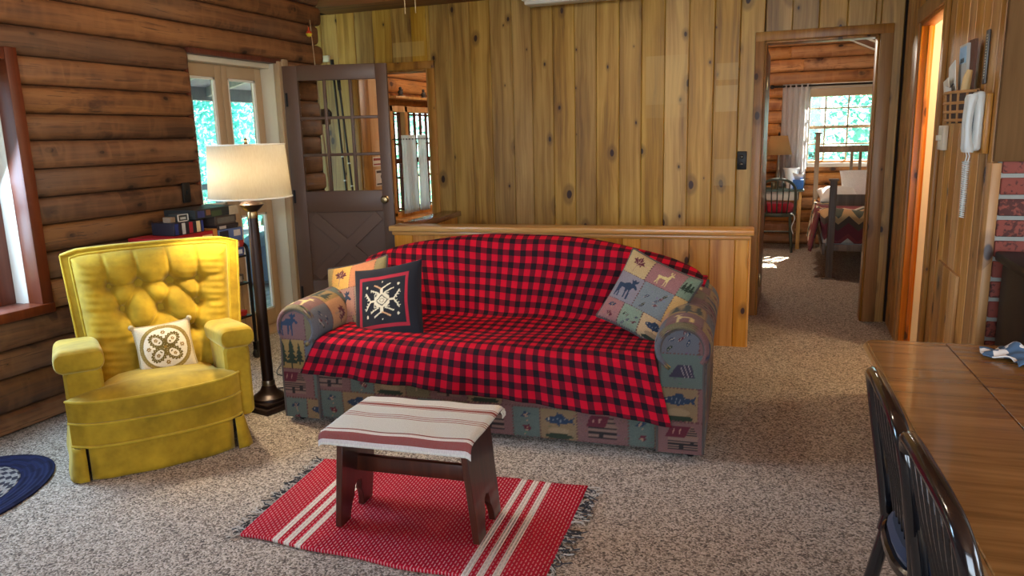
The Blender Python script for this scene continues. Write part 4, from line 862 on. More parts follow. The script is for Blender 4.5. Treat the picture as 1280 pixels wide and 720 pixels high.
# arms
def rbox_ring(x0, x1, z0, z1, y, r=.03, n=5):
    pts = []
    for cx2, cz2, a0 in ((x1-r, z0+r, -PI/2), (x1-r, z1-r, 0), (x0+r, z1-r, PI/2), (x0+r, z0+r, PI)):
        for k in range(n+1): a = a0+PI/2*k/n; pts.append((cx2+r*math.cos(a), y, cz2+r*math.sin(a)))
    return pts
for x0, x1, px_, qx in ((-.005, .145, -.035, .158), (.648, .765, .632, .785)):
    MB().loft([rbox_ring(x0+.012, x1-.012, .13, .465, .072, .02), rbox_ring(x0, x1, .13, .475, .085, .025), rbox_ring(x0, x1, .13, .45, .60, .025)]).build('arm', M['velvet'], rc)
    R2 = []
    for y, k in ((.030, .62), (.038, .80), (.055, .94), (.085, 1.), (.16, 1.02), (.34, 1.), (.48, .95), (.56, .88), (.575, .7)):
        zc, hh = .527-.11*y, .054*k; R2.append(rbox_ring((px_+qx)/2-(qx-px_)/2*(.86+.14*k), (px_+qx)/2+(qx-px_)/2*(.86+.14*k), zc-hh, zc+hh, y, .042*k))
    MB().loft(R2).build('armrest_pad', M['velvet'], rc)
# ---------------------------------------------------------------- pillow on the recliner
cv = Canvas(.28, .28, .0013, (204, 188, 156)); OL = (104, 86, 36); BR = (142, 108, 44)
for r0, r1, c in ((.134, .118, (136, 112, 52)), ): cv.ell(.14, .14, r0, r0, c); cv.ell(.14, .14, r1-.004, r1-.004, (222, 210, 182))
for k in range(80):
    a = k*2.4; cv.ell(.14+.126*math.cos(a), .14+.126*math.sin(a), .003, .002, (168, 140, 80))
for a in (45, 135, 225, 315):
    ca, sa = math.cos(math.radians(a)), math.sin(math.radians(a)); cx, cy = .14+.052*ca, .14+.052*sa
    cv.ell(cx, cy, .046, .034, OL, math.radians(a)); cv.ell(cx+.003*ca, cy+.003*sa, .029, .020, (222, 210, 182), math.radians(a))
    for k in range(16):
        b = k*2*PI/16; ex_, ey_ = .047*math.cos(b), .035*math.sin(b); cv.ell(cx+ex_*ca-ey_*sa, cy+ex_*sa+ey_*ca, .0055, .0055, OL)
        cv.ell(cx+ex_*.8*ca-ey_*.8*sa, cy+ex_*.8*sa+ey_*.8*ca, .002, .002, (196, 180, 140))
    for k in range(5): b = k*2*PI/5; cv.ell(cx+.01*ca+.006*math.cos(b), cy+.01*sa+.006*math.sin(b), .004, .004, BR)
    cv.ell(cx-.012*ca, cy-.012*sa, .008, .004, OL, math.radians(a+90))
for a in (0, 90, 180, 270):
    cx, cy = .14+.088*math.cos(math.radians(a)), .14+.088*math.sin(math.radians(a))
    for k in range(6): b = k*PI/3; cv.ell(cx+.008*math.cos(b), cy+.008*math.sin(b), .005, .004, BR, b)
cv.ell(.14, .14, .008, .008, BR)
def cw(x, y, z): c, s = math.cos(CA), math.sin(CA); return Vector((-2.813+x*c-y*s, 2.153+x*s+y*c, z))
R_ = cw(1, 0, 0)-cw(0, 0, 0); Bk = cw(0, 1, 0)-cw(0, 0, 0)
pillow('throw_pillow', 'small cream pillow with an olive flower medallion on the gold recliner', .255, .255, .10, cv, cw(.435, .385, .435), R_*.99+Vector((0, 0, .06))-Bk*.05, Vector((0, 0, .9))+Bk*.42-R_*.06, mat=printm('cream_pillow_print', weave=900), pipe=pm('cream_cord', srgb(176, 158, 120), .8), tassels=True, backcol=(150, 128, 80))
# ---------------------------------------------------------------- floor lamp
fl_ = thing('floor_lamp', 'dark bronze floor lamp with a lit cream drum shade between recliner and sofa', 'floor lamp', (-2.625, 3.185, 0), -.22)
M['bronze'] = pm('dark_bronze', srgb(44, 30, 24), .35, .5, var=.2); M['nickel'] = pm('brushed_nickel', srgb(150, 138, 120), .3, 1.)
MB().box(-.118, .118, -.118, .118, 0, .028).build('base', M['bronze'], fl_, bevel=.004); MB().box(-.10, .10, -.10, .10, .028, .048).build('base_step', M['bronze'], fl_, bevel=.006)
MB().lathe([(.092, .048), (.09, .062), (.07, .075), (.045, .095), (.034, .125)], n=32).build('base_flange', M['bronze'], fl_)
MB().lathe([(.034, .122), (.035, .128), (.035, .148), (.033, .152)], n=28).build('collar', M['nickel'], fl_)
MB().lathe([(.031, .15), (.0305, .3), (.029, .6), (.0275, .9), (.026, 1.03)], n=28).build('pole', M['bronze'], fl_)
MB().lathe([(.026, 1.03), (.027, 1.035), (.027, 1.06), (.025, 1.065)], n=24).build('upper_collar', M['brass'], fl_)
MB().lathe([(.028, 1.064), (.05, 1.085), (.062, 1.10), (.05, 1.112), (.012, 1.12), (.012, 1.16)], n=24).build('cup', M['bronze'], fl_)
t = NT('lit_cream_shade'); tr = t.n('BsdfTranslucent'); v = t.coord(); wv_ = t.noise(t.mapping(v, (300, 300, 30)), 1, 1); t.l(t.ramp(wv_, [(.3, (.84, .77, .62)), (.7, (.94, .88, .74))]), tr.inputs[0]); df = t.n('BsdfDiffuse'); df.inputs[0].default_value = (.78, .72, .60, 1); mx = t.n('MixShader'); mx.inputs[0].default_value = .7
t.l(df.outputs[0], mx.inputs[1]); t.l(tr.outputs[0], mx.inputs[2]); t.l(mx.outputs[0], t.t.nodes['Material Output'].inputs[0]); M['shade'] = t.m
shd = MB().lathe([(.206, 1.135), (.188, 1.405)], n=64, caps=False).build('shade', M['shade'], fl_, solid=.002)
for r, z in ((.2065, 1.137), (.1885, 1.403)): MB().tube([(r*math.cos(a*PI/32), r*math.sin(a*PI/32), z) for a in range(64)], .004, 6, closed=True).build('rim', M['white'], shd)
for a in (0, 2*PI/3, 4*PI/3): MB().tube([(0, 0, 1.385), (.188*math.cos(a), .188*math.sin(a), 1.395)], .002, 6).build('spider', M['brass'], shd)
MB().tube([(0, 0, 1.15), (0, 0, 1.40)], .004, 6).build('stem', M['brass'], fl_); MB().lathe([(.008, 1.395), (.012, 1.405), (.006, 1.418), (.009, 1.428), (.001, 1.44)], n=12).build('finial', M['brass'], fl_)
t = NT('glowing_bulb'); t.set(Base_Color=(1, .9, .7), Emission_Color=(1, .82, .52), Emission_Strength=18.); M['bulb'] = t.m
bo = MB().lathe([(.012, -.05), (.016, -.03), (.03, .0), (.026, .025), (.001, .036)], n=16).build('bulb', M['bulb'], fl_); bo.location = (-.015, -.07, 1.255)
ll = bpy.data.lights.new('lamp_bulb_light', 'POINT'); ll.energy = 115; ll.color = (1, .80, .50); ll.shadow_soft_size = .035; lo = bpy.data.objects.new('lamp_bulb_light', ll); C.objects.link(lo); lo.parent = fl_; lo.location = (-.018, -.085, 1.262)
def spline(pts, n=10):
    pts = [Vector(p) for p in pts]; q = [pts[0]]+pts+[pts[-1]]; out = []
    for i in range(1, len(q)-2):
        for k in range(n):
            t_ = k/n; a, b, c, d = q[i-1], q[i], q[i+1], q[i+2]; out.append(.5*((2*b)+(-a+c)*t_+(2*a-5*b+4*c-d)*t_*t_+(-a+3*b-3*c+d)*t_**3))
    return out+[pts[-1]]
MB().tube(spline([(-.10, .03, .02), (-.16, .06, .006), (-.2, .2, .005), (-.12, .32, .005), (-.25, .42, .005), (-.42, .40, .005), (-.6, .6, .005)]), .004, 6).build('cord', M['blackplastic'], fl_)
# ---------------------------------------------------------------- bench with woven runner
bz_ = .40; bn = thing('bench', 'dark stained wooden footstool bench with cut out board legs', 'stool', (-1.257, 2.295, .017), .075)
M['mahog'] = wood('dark_stained_wood', srgb(44, 22, 16), srgb(62, 32, 23), srgb(78, 42, 30), None, .35, tint=.05, coat=.25)
MB().box(-.265, .265, -.175, .175, .365, .388).build('seat_board', M['mahog'], bn, bevel=.006)
for s in (-1, 1):
    top, bot = .135, .128; cut = [(.052, 0), (.05, .03), (.04, .06), (.026, .082), (.028, .10), (.022, .122), (0, .132)]
    pl = [(-top, .365), (-bot, 0)]+[(-a, b) for a, b in cut]+[(a, b) for a, b in reversed(cut[:-1])]+[(bot, 0), (top, .365)]
    xb, xt = s*.268, s*.232
    fn = lambda p, q, d: (xb+(xt-xb)*q/.365+d, p, q)
    MB().prism(pl, fn, -.012, .012).build('leg', M['mahog'], bn, bevel=.002, seg=1)
MB().box(-.25, .25, -.013, .013, .175, .235).build('stretcher', M['mahog'], bn, bevel=.003)
for s in (-1, 1): MB().box(-.235, .235, s*.14-.009, s*.14+.009, .33, .366).build('apron_rail', M['mahog'], bn, bevel=.003)
t = NT('striped_woven_runner'); sp = t.n('SeparateXYZ'); t.l(t.coord('UV'), sp.inputs[0]); stops = [(0, (222, 222, 212)), (.018, (214, 208, 204)), (.05, (140, 74, 70)), (.115, (222, 216, 206)), (.145, (140, 70, 62)), (.165, (216, 218, 208)), (.45, (150, 72, 56)), (.462, (216, 218, 208)), (.485, (150, 72, 56)), (.498, (216, 218, 208)), (.52, (150, 72, 56)), (.532, (216, 218, 208)), (.70, (160, 80, 60)), (.712, (216, 216, 206)), (.725, (146, 72, 60)), (.765, (216, 216, 206)), (.78, (150, 78, 60)), (.79, (228, 226, 214))]
cr1 = t.ramp(sp.outputs[1], [(p, srgb(*c)) for p, c in stops], 'CONSTANT'); wv_ = t.noise(t.mapping(t.coord(), (700, 250, 100)), 1, 1)
t.set(Base_Color=t.mix(t.ramp(wv_, [(.35, (0, 0, 0)), (.7, (.3, .3, .3))]), cr1, srgb(120, 110, 104)), Roughness=.9, Specular_IOR_Level=.15); t.bump(wv_, .4, .003); M['runner'] = t.m
nx_, ny_ = 60, 70; P = np.zeros((nx_, ny_, 3)); UV = np.zeros((nx_, ny_, 2))
for i in range(nx_):
    s = i/(nx_-1); x = -.283+s*.566
    key = np.array([(-.192, .352), (-.190, .375), (-.182, .393), (-.165, .399), (.165, .399), (.186, .396), (.205, .385)]); d = np.r_[0, np.cumsum(np.hypot(*np.diff(key, axis=0).T))]; u = np.linspace(0, d[-1], ny_); y = np.interp(u, d, key[:, 0]); z = np.interp(u, d, key[:, 1])
    dr = max(0, abs(x)-.262)/.021; z = z-.010*dr*dr+.002*np.sin(x*30)*np.sin(u*20); P[i, :, 0] = x; P[i, :, 1] = y; P[i, :, 2] = z; UV[i, :, 0] = s; UV[i, :, 1] = u/d[-1]
rn = thing('table_runner', 'cream woven runner with rust stripes spread over the bench', 'cloth', (-1.257, 2.295, .017), .075); npgrid('cloth', P, M['runner'], rn, uv=UV, solid=.005)
M['fringe'] = fabric('cotton_fringe', srgb(196, 190, 172))
m = MB()
for k in range(9):
    s = 1 if k < 7 else -1; y = .15+.006*k; x0 = s*.284
    m.tube([(x0, y, .388), (x0+s*.008, y+rnd.uniform(-.004, .004), .376), (x0+s*.006, y+rnd.uniform(-.008, .008), .362)], .0022, 4)
m.build('fringe', M['fringe'], rn)['kind'] = 'stuff'
# ---------------------------------------------------------------- red rag rug
rc4 = [Vector(p) for p in ((-1.837, 1.997), (-.69, 1.995), (-.725, 2.741), (-1.918, 2.655))]
def bil(s, q): return (rc4[0]*(1-s)+rc4[1]*s)*(1-q)+(rc4[3]*(1-s)+rc4[2]*s)*q
t = NT('red_rag_weave'); sp = t.n('SeparateXYZ'); t.l(t.coord('UV'), sp.inputs[0]); X_, Y_ = sp.outputs[0], sp.outputs[1]
cidx = t.math('FLOOR', t.math('DIVIDE', X_, .0125)); rowf = t.math('DIVIDE', t.math('ADD', Y_, t.math('MULTIPLY', t.math('MODULO', cidx, 2.), .012)), .024)
inx = t.math('LESS_THAN', t.math('FRACT', t.math('DIVIDE', X_, .0125)), .34); iny = t.math('LESS_THAN', t.math('FRACT', rowf), .60); dash = t.math('MULTIPLY', inx, iny)
nz_ = t.noise(t.coord(), 9, 3); nf = t.noise(t.coord(), 160, 1)
base = t.mix(nz_, srgb(150, 16, 40), srgb(196, 30, 50)); dashc = t.mix(nf, srgb(196, 104, 112), srgb(236, 196, 190)); col_ = t.mix(t.math('MULTIPLY', dash, .75), base, dashc)
st = None
for e in (.155, .205, .255):
    for c0 in (e, 1.15-e):
        k = t.math('LESS_THAN', t.math('ABSOLUTE', t.math('SUBTRACT', X_, c0)), .0125); st = k if st is None else t.math('MAXIMUM', st, k)
col_ = t.mix(st, col_, t.mix(t.math('MULTIPLY', dash, .6), srgb(226, 214, 200), srgb(176, 160, 150)))
t.set(Base_Color=col_, Roughness=.95, Specular_IOR_Level=.1)
hgt = t.math('ADD', t.math('SINE', t.math('MULTIPLY', X_, 2*PI/.0125)), t.math('MULTIPLY', dash, .6)); t.bump(hgt, .5, .004); M['ragrug'] = t.m
rug = thing('rag_rug', 'red woven rag rug with white stripes and dark fringe under the bench', 'rug', (0, 0, 0))
n1, n2 = 90, 50; P = np.zeros((n1, n2, 3)); UV = np.zeros((n1, n2, 2))
for i in range(n1):
    for j in range(n2):
        s, q = i/(n1-1), j/(n2-1); qq = q+.008*math.sin(s*19)*(1 if j in (0, n2-1) else 0); b = bil(s, qq); P[i, j] = (b.x, b.y, .010+.002*math.sin(s*9+q*5)); UV[i, j] = (s*1.15, q*.68)
npgrid('weave', P, M['ragrug'], rug, uv=UV, solid=.012)
M['fringe2'] = pm('dark_fringe', srgb(52, 54, 58), .9, var=.3, scale=90); M['fringe3'] = pm('pale_fringe', srgb(178, 174, 164), .9, var=.2, scale=90)
for s_end, dr, fm in ((0, -1, 'fringe2'), (0, -1, 'fringe3'), (1, 1, 'fringe2'), (1, 1, 'fringe3')):
    m = MB()
    for k in range(55):
        q = rnd.random(); b = bil(s_end, q); L = rnd.uniform(.035, .075); a = rnd.uniform(-.9, .9); x, y = b.x, b.y; pts = [(x-dr*.004, y, .012)]
        for j in range(1, 5): a += rnd.uniform(-.6, .6); x += dr*L/4*math.cos(a); y += L/4*math.sin(a); pts.append((x, y, .006+rnd.random()*.008))
        m.tube(pts, .0026, 4)
    m.build('fringe', M[fm], rug)['kind'] = 'stuff'
# ---------------------------------------------------------------- oval braided rug
def braid(name, c1, c2, sc):
    t = NT(name); v = t.coord('UV'); sp = t.n('SeparateXYZ'); t.l(v, sp.inputs[0]); ck = t.math('GREATER_THAN', t.math('SINE', t.math('ADD', t.math('MULTIPLY', sp.outputs[0], sc), t.math('MULTIPLY', t.math('FLOOR', t.math('MULTIPLY', sp.outputs[1], 60.)), 2.4))), -.1)
    t.set(Base_Color=t.mix(ck, c1, c2), Roughness=.95, Specular_IOR_Level=.1); t.bump(t.math('SINE', t.math('MULTIPLY', sp.outputs[1], 2*PI*60)), .6, .004); return t.m
orug = thing('braided_rug', 'dark navy oval braided rug by the log wall', 'rug', (-3.235, 1.74, 0))
M['bn'] = braid('navy_braid', srgb(26, 26, 36), srgb(34, 34, 46), 60); M['bc'] = braid('cream_navy_braid', srgb(60, 58, 66), srgb(150, 144, 138), 150); M['bb'] = braid('blue_braid', srgb(34, 36, 60), srgb(40, 44, 74), 60)
for nm, k0, k1, mt in (('centre', .0, .54, 'bn'), ('ring', .54, .74, 'bc'), ('border', .74, 1., 'bb')):
    n1, n2 = 72, 8; P = np.zeros((n1+1, n2, 3)); UV = np.zeros((n1+1, n2, 2))
    for i in range(n1+1):
        a = 2*PI*i/n1
        for j in range(n2): k = max(.002, k0+(k1-k0)*j/(n2-1)); P[i, j] = (.375*k*math.cos(a), .56*k*math.sin(a), .011 if k < .99 else .006); UV[i, j] = (i/n1, k*.37)
    npgrid(nm, P, M[mt], orug, uv=UV, solid=.008)
# ---------------------------------------------------------------- rolling cart with games
ct = thing('rolling_cart', 'black metal rolling cart stacked with board games behind the recliner', 'cart', (0, 0, 0))
cx0, cx1, cy0, cy1 = -3.585, -3.315, 3.24, 3.94
for y in (cy0, cy1):
    MB().tube(spline([(cx1, y, .07), (cx1, y, .60), (cx1, y, .72), (cx1-.02, y, .765), (cx1-.07, y, .775), (cx0+.07, y, .775), (cx0+.02, y, .765), (cx0, y, .72), (cx0, y, .6), (cx0, y, .07)], 6), .011, 8).build('side_frame', M['iron'], ct)
    for x in (cx0, cx1):
        w_ = MB().lathe([(.001, -.012), (.03, -.012), (.034, -.006), (.034, .006), (.03, .012), (.001, .012)], n=18).build('caster', M['blackplastic'], ct, loc=(x, y, .034), rot=(0, PI/2, 0)); MB().box(-.014, .014, -.016, .016, -.02, .05).build('fork', M['iron'], w_, loc=(-.03, 0, 0), rot=(0, -PI/2, 0))
for z in (.14, .30, .52, .70): MB().box(cx0+.005, cx1-.005, cy0, cy1, z-.012, z).build('shelf', M['iron'], ct, bevel=.003)
def gbox(name, label, b, c, bands=(), lid=True, group='boxed games on the rolling cart', cat='box'):
    x0, x1, y0, y1, z0, z1 = b; r = thing(name, label, cat, ((x0+x1)/2, (y0+y1)/2, z0), 0, group); w, d, h = x1-x0, y1-y0, z1-z0; mt = pm(name+'_card', srgb(*c), .45, var=.15, scale=15)
    if lid:
        MB().box(-w/2+.003, w/2-.003, -d/2+.003, d/2-.003, 0, h*.6).build('tray', mt, r, bevel=.002, seg=1); MB().box(-w/2, w/2, -d/2, d/2, h*.28, h).build('lid', mt, r, bevel=.002, seg=1)
    else: MB().box(-w/2, w/2, -d/2, d/2, 0, h).build('case', mt, r, bevel=.003, seg=1)
    for k, (a0, a1, q0, q1, cc) in enumerate(bands):   # printed bands on the faces towards the room
        MB().box(w/2-.001, w/2+.0012, -d/2+d*a0, -d/2+d*a1, h*q0, h*q1).build('printed_band', pm(name+'_ink', srgb(*cc), .45, var=.25, scale=40), r, smooth=False)
    return r
X0, X1 = -3.565, -3.325
gbox('game_box', 'dark blue game box at the bottom of the pile behind the recliner', (X0, X1-.01, 3.27, 3.66, .70, .775), (36, 48, 92), [(.1, .5, .4, .8, (150, 150, 160))])
gbox('game_box', 'green game box under the red game box', (X0, X1-.01, 3.28, 3.66, .775, .838), (50, 84, 62))
gbox('game_box', 'long red game box with pale lettering under the striped case', (X0, X1, 3.245, 3.66, .838, .893), (176, 30, 36), [(.03, .1, .3, .8, (222, 150, 150)), (.26, .52, .25, .5, (236, 220, 214)), (.78, .98, .2, .62, (236, 200, 150))])
st_ = gbox('chip_case', 'dark case with blue, white, red and cream stripes on the red game box', (X0+.05, X1-.02, 3.375, 3.61, .893, .968), (34, 34, 44), [(.03, .14, .05, .92, (44, 62, 128)), (.26, .37, .05, .92, (200, 206, 204)), (.5, .62, .05, .92, (176, 36, 54)), (.75, .88, .05, .92, (226, 204, 152)), (.92, .99, .05, .92, (44, 56, 120))], lid=False)
gbox('card_tin', 'small white framed card box on the striped case', (X0+.13, X1-.04, 3.43, 3.515, .968, 1.012), (52, 56, 52), [(.0, 1., .0, .12, (226, 226, 216)), (.0, 1., .88, 1., (226, 226, 216)), (.0, .1, .0, 1., (226, 226, 216)), (.9, 1., .0, 1., (226, 226, 216)), (.25, .75, .3, .6, (196, 200, 190))], lid=False)
gbox('small_box', 'small tan carton beside the white framed card box', (X0+.13, X1-.05, 3.385, 3.425, .968, 1.0), (142, 120, 96), lid=False)
gbox('wooden_box', 'little orange wooden box beside the red game box', (X0+.1, X1, 3.664, 3.70, .838, .90), (184, 120, 52), lid=False)
gbox('game_box', 'blue game box with a small picture on the cart beside the post', (X0, X1+.0, 3.705, 3.925, .70, .755), (54, 72, 126), [(.55, .9, .25, .75, (196, 200, 210))])
gbox('game_box', 'red game box with a pale picture on the cart', (X0, X1+.0, 3.705, 3.925, .755, .80), (150, 42, 42), [(.35, .8, .2, .85, (206, 186, 170))])
gbox('game_box', 'blue and black game box with white pictures on the cart', (X0, X1+.0, 3.705, 3.925, .80, .885), (84, 104, 150), [(.05, .4, .1, .9, (40, 38, 48)), (.62, .9, .4, .85, (206, 196, 186))])
gbox('game_box', 'black game box with pale photos under the long dark box', (X0, X1-.005, 3.705, 3.90, .885, .915), (40, 36, 42), [(.1, .4, .2, .8, (170, 160, 150))])
gbox('game_box', 'long dark picture game box with a tan end on top of the pile', (X0, X1, 3.53, 3.90, .972, 1.028), (44, 48, 48), [(.05, .2, .15, .85, (52, 60, 110)), (.24, .34, .3, .9, (120, 84, 60)), (.36, .6, .1, .7, (62, 78, 52)), (.78, 1., .0, 1., (176, 160, 134))])
gbox('game_box', 'brown game box holding up the long dark box', (X0, X1-.01, 3.70, 3.89, .915, .972), (70, 58, 52), [(.1, .9, .2, .8, (96, 92, 84))])
gbox('small_box', 'dark small box on the middle shelf of the cart', (X0+.02, X1-.02, 3.72, 3.92, .52, .575), (72, 58, 52), [(.1, .9, .15, .8, (150, 140, 130))])
gbox('game_box', 'flat red game box low on the cart', (X0+.02, X1-.02, 3.60, 3.92, .30, .335), (150, 30, 34))
gbox('carton', 'tan cardboard carton low on the cart', (X0+.02, X1-.03, 3.30, 3.58, .30, .42), (176, 146, 102))
# ---------------------------------------------------------------- corner behind the open door
fr2 = thing('fishing_rod', 'tan fishing rod with a dark reel leaning in the corner behind the brown door', 'fishing rod', (-3.50, 5.28, 0))
MB().tube([(0, 0, .02), (-.03, -.05, 1.2), (-.055, -.10, 2.33)], [.011, .007, .003], 8).build('rod', pm('tan_cane', srgb(170, 140, 100), .4), fr2); MB().tube([(0, 0, .02), (-.006, -.01, .3)], .015, 10).build('handle', pm('cork', srgb(160, 124, 84), .8), fr2)
MB().lathe([(.001, -.02), (.035, -.02), (.04, -.01), (.04, .01), (.035, .02), (.001, .02)], n=18).build('reel', M['iron'], fr2, loc=(.02, -.075, 1.62), rot=(PI/2, 0, .4)); MB().box(-.03, .02, -.03, .03, -.06, .06).build('reel_seat', M['nickel'], fr2, bevel=.006, loc=(.015, -.075, 1.60))
bb = thing('fishing_bobber', 'red and yellow round fishing bobber hanging on the logs', 'bobber', (-3.55, 5.15, 2.225))
MB().lathe([(.001, -.025), (.018, -.018), (.026, 0)], n=16).build('lower_half', pm('bobber_yellow', srgb(224, 200, 60), .3), bb); MB().lathe([(.026, 0), (.018, .018), (.005, .025), (.004, .05)], n=16).build('upper_half', pm('bobber_red', srgb(196, 70, 40), .3), bb); MB().tube([(0, 0, .05), (-.01, .0, .085)], .002, 5).build('line', M['iron'], bb)
for k, (a, b, lb) in enumerate((((-3.80, 5.82, 2.1), (-3.62, 5.70, .02), 'longer'), ((-3.765, 5.84, 2.0), (-3.56, 5.74, .02), 'shorter'))):
    pl = thing('ski_pole', lb+' of two slender black poles leaning in the corner behind the brown door', 'pole', b, 0, 'black poles in the corner'); d = Vector(a)-Vector(b)
    MB().tube([(0, 0, 0), tuple(d*.5), tuple(d)], [.006, .009, .011], 8).build('shaft', M['blackplastic'], pl); MB().tube([tuple(d*.92), tuple(d)], .016, 10).build('grip', M['iron'], pl)
    MB().tube([tuple(d*.06), tuple(d*.075)], .04, 14).build('ring', M['iron'], pl)
    for q in (.5, .6): MB().tube([tuple(d*q), tuple(d*(q+.006))], .0125, 8).build('silver_band', M['white'], pl)
ps = thing('wall_sensor', 'small white sensor box on the planks above the brown door', 'sensor', (-3.955, 5.968, 2.10)); MB().box(-.055, .045, -.03, 0, 0, .055).build('case', M['ivory'], ps, bevel=.004); MB().box(-.045, -.01, -.0315, -.029, .012, .043).build('display', pm('grey_display', srgb(130, 150, 160), .3), ps)
sw_ = thing('switch_plate', 'black light switch plate on the log wall beside the lamp', 'switch', (-3.628, 3.79, 1.05)); MB().box(0, .012, -.032, .032, 0, .125).build('plate', M['blackplastic'], sw_, bevel=.003); MB().box(.01, .022, -.006, .006, .052, .075).build('toggle', M['blackplastic'], sw_, bevel=.002)
tp = thing('wall_hook_plate', 'dark metal plate fixed on the planks beside the bedroom doorway', 'plate', (-.372, 5.968, 1.12)); MB().box(-.035, .035, -.014, 0, 0, .135).build('plate', M['iron'], tp, bevel=.005)
for z in (.04, .095): MB().lathe([(.014, 0), (.014, .008), (.008, .018), (.001, .019)], n=12).build('knob', pm('pewter', srgb(80, 72, 62), .4, .6), tp, loc=(0, -.014, z), rot=(PI/2, 0, 0))
cl = thing('ceiling_light', 'white boxy light fixture under the beam at the plank wall', 'light fixture', (-1.98, 5.62, 2.375)); MB().box(0, .95, 0, .16, .03, .118).build('housing', M['white'], cl, bevel=.006); MB().box(.02, .93, .01, .15, .0, .032).build('diffuser', pm('white_diffuser', srgb(214, 214, 206), .4, var=.02), cl, bevel=.01)
# ceiling fan (only its pull chains hang into view)
fan = thing('ceiling_fan', 'ceiling fan whose two pull chains hang before the plank wall', 'ceiling fan', (-1.565, 3.02, 2.74))
MB().lathe([(.07, 0), (.06, -.04), (.015, -.05), (.015, -.18), (.09, -.2), (.11, -.24), (.11, -.3), (.08, -.33), (.05, -.34)], n=24).build('motor', M['bronze'], fan)
for k in range(5):
    b = MB().box(.14, .62, -.06, .06, -.275, -.268).build('blade', M['beam'], fan, bevel=.002); b.rotation_euler = (.0, 0, k*2*PI/5)
MB().lathe([(.05, -.34), (.10, -.37), (.11, -.42), (.06, -.47), (.001, -.48)], n=20).build('added_light_bowl', M['globe2'] if 'globe2' in M else M['globe'], fan)  # unseen bowl, added with its bulb for more overhead light
for dx in (-.025, .025): MB().tube([(dx, 0, -.34), (dx, 0, -.805)], .0022, 6).build('pull_chain', M['brass'], fan)
fl2 = bpy.data.lights.new('added_fan_bulb', 'POINT'); fl2.energy = 30; fl2.color = (1, .86, .66); fl2.shadow_soft_size = .12; lo = bpy.data.objects.new('added_fan_bulb', fl2); C.objects.link(lo); lo.parent = fan; lo.location = (0, 0, -.56)
# ---------------------------------------------------------------- telephone wall
XW = .674
lsw = thing('light_switch', 'ivory light switch on the plank wall below the basket', 'switch', (.655, 4.16, 1.292)); MB().box(-.006, .018, -.06, .06, 0, .115).build('plate', M['ivory'], lsw, bevel=.003)
for y in (-.025, .025): MB().box(-.02, -.004, y-.006, y+.006, .045, .07).build('toggle', M['ivory'], lsw, bevel=.002)
bk = thing('wall_basket', 'woven brown mail basket hanging on the plank wall', 'basket', (.655, 3.63, 1.415))
M['wick'] = pm('woven_splint', srgb(176, 128, 76), .7, var=.3, scale=90); M['wickd'] = pm('dark_splint', srgb(62, 44, 36), .7, var=.4, scale=90)
def bring(k, z): return [(-(.012+.065*k)*math.sin(a*PI/16) if 0 < a < 16 else 0, -.18*k*math.cos(a*PI/16), z) for a in range(17)]
MB().loft([bring(.86, 0), bring(.9, .03), bring(.96, .09), bring(1., .125)], caps=False).build('body', M['wickd'], bk, solid=.004); MB().add([(p[0], p[1], .002) for p in bring(.86, 0)], [tuple(range(17))]).build('bottom', M['wickd'], bk, solid=.004)
for z, k in ((.012, .885), (.045, .93), (.08, .965), (.122, 1.01)): MB().tube([(p[0]-.004, p[1], z) for p in bring(k, 0)], .0065, 6).build('weaver', M['wick'], bk)
for a in range(2, 15, 2): MB().tube([(-(.012+.065*k)*math.sin(a*PI/16)-.003, -.18*k*math.cos(a*PI/16), z) for k, z in ((.87, .0), (.93, .06), (1., .122))], .005, 5).build('stake', M['wick'], bk)
MB().tube([(0, p, .125) for p in (-.18, .18)], .006, 6).build('rim_back', M['wick'], bk)
def paper(name, label, cat, y, x, z0, w, h, th, tilt, lean, col, marks=()):
    o = thing(name, label, cat, (x, y, z0), 0, None); o.rotation_euler = (tilt, lean, 0); mt = pm(name+'_paper', srgb(*col), .7, var=.06)
    MB().box(-th/2, th/2, -w/2, w/2, 0, h).build('sheet', mt, o, smooth=False)
    for a0, a1, q0, q1, cc in marks: MB().box(-th/2-.0008, -th/2+.0004, -w/2+w*a0, -w/2+w*a1, h*q0, h*q1).build('printing', pm(name+'_ink', srgb(*cc), .7), o, smooth=False)
paper('magazine', 'thick magazine with a pale blue cover standing in the wall basket', 'magazine', 3.66, .643, 1.43, .15, .30, .012, .0, -.03, (190, 190, 182), [(.05, .95, .75, .97, (150, 190, 220)), (.3, .8, .76, .82, (60, 70, 80))])
paper('booklet', 'brown booklet standing at the near end of the basket', 'booklet', 3.58, .647, 1.43, .12, .31, .01, .03, 0, (98, 62, 46))
paper('letter', 'white folded letter leaning in the wall basket', 'letter', 3.72, .622, 1.43, .14, .235, .003, -.16, -.06, (222, 220, 212), [(.2, .8, .6, .63, (120, 120, 124)), (.2, .7, .5, .53, (120, 120, 124))])
paper('envelope', 'cream envelope with a dark drawing in the wall basket', 'envelope', 3.745, .608, 1.43, .12, .17, .003, -.10, -.10, (212, 202, 180), [(.3, .6, .5, .75, (44, 42, 44)), (.68, .8, .55, .68, (70, 66, 64))])
paper('card', 'small white card with a black mark in the wall basket', 'card', 3.66, .598, 1.43, .11, .135, .003, .12, -.12, (206, 206, 200), [(.2, .6, .2, .5, (40, 40, 44))])
sp_ = thing('wooden_spoon', 'pale wooden spoon handle sticking out of the basket', 'spoon', (.622, 3.53, 1.43)); MB().tube([(0, 0, 0), (0, -.005, .1), (.004, -.015, .16), (.01, -.02, .19)], [.016, .017, .016, .010], 10).build('handle', pm('pale_wood', srgb(206, 170, 112), .5), sp_)
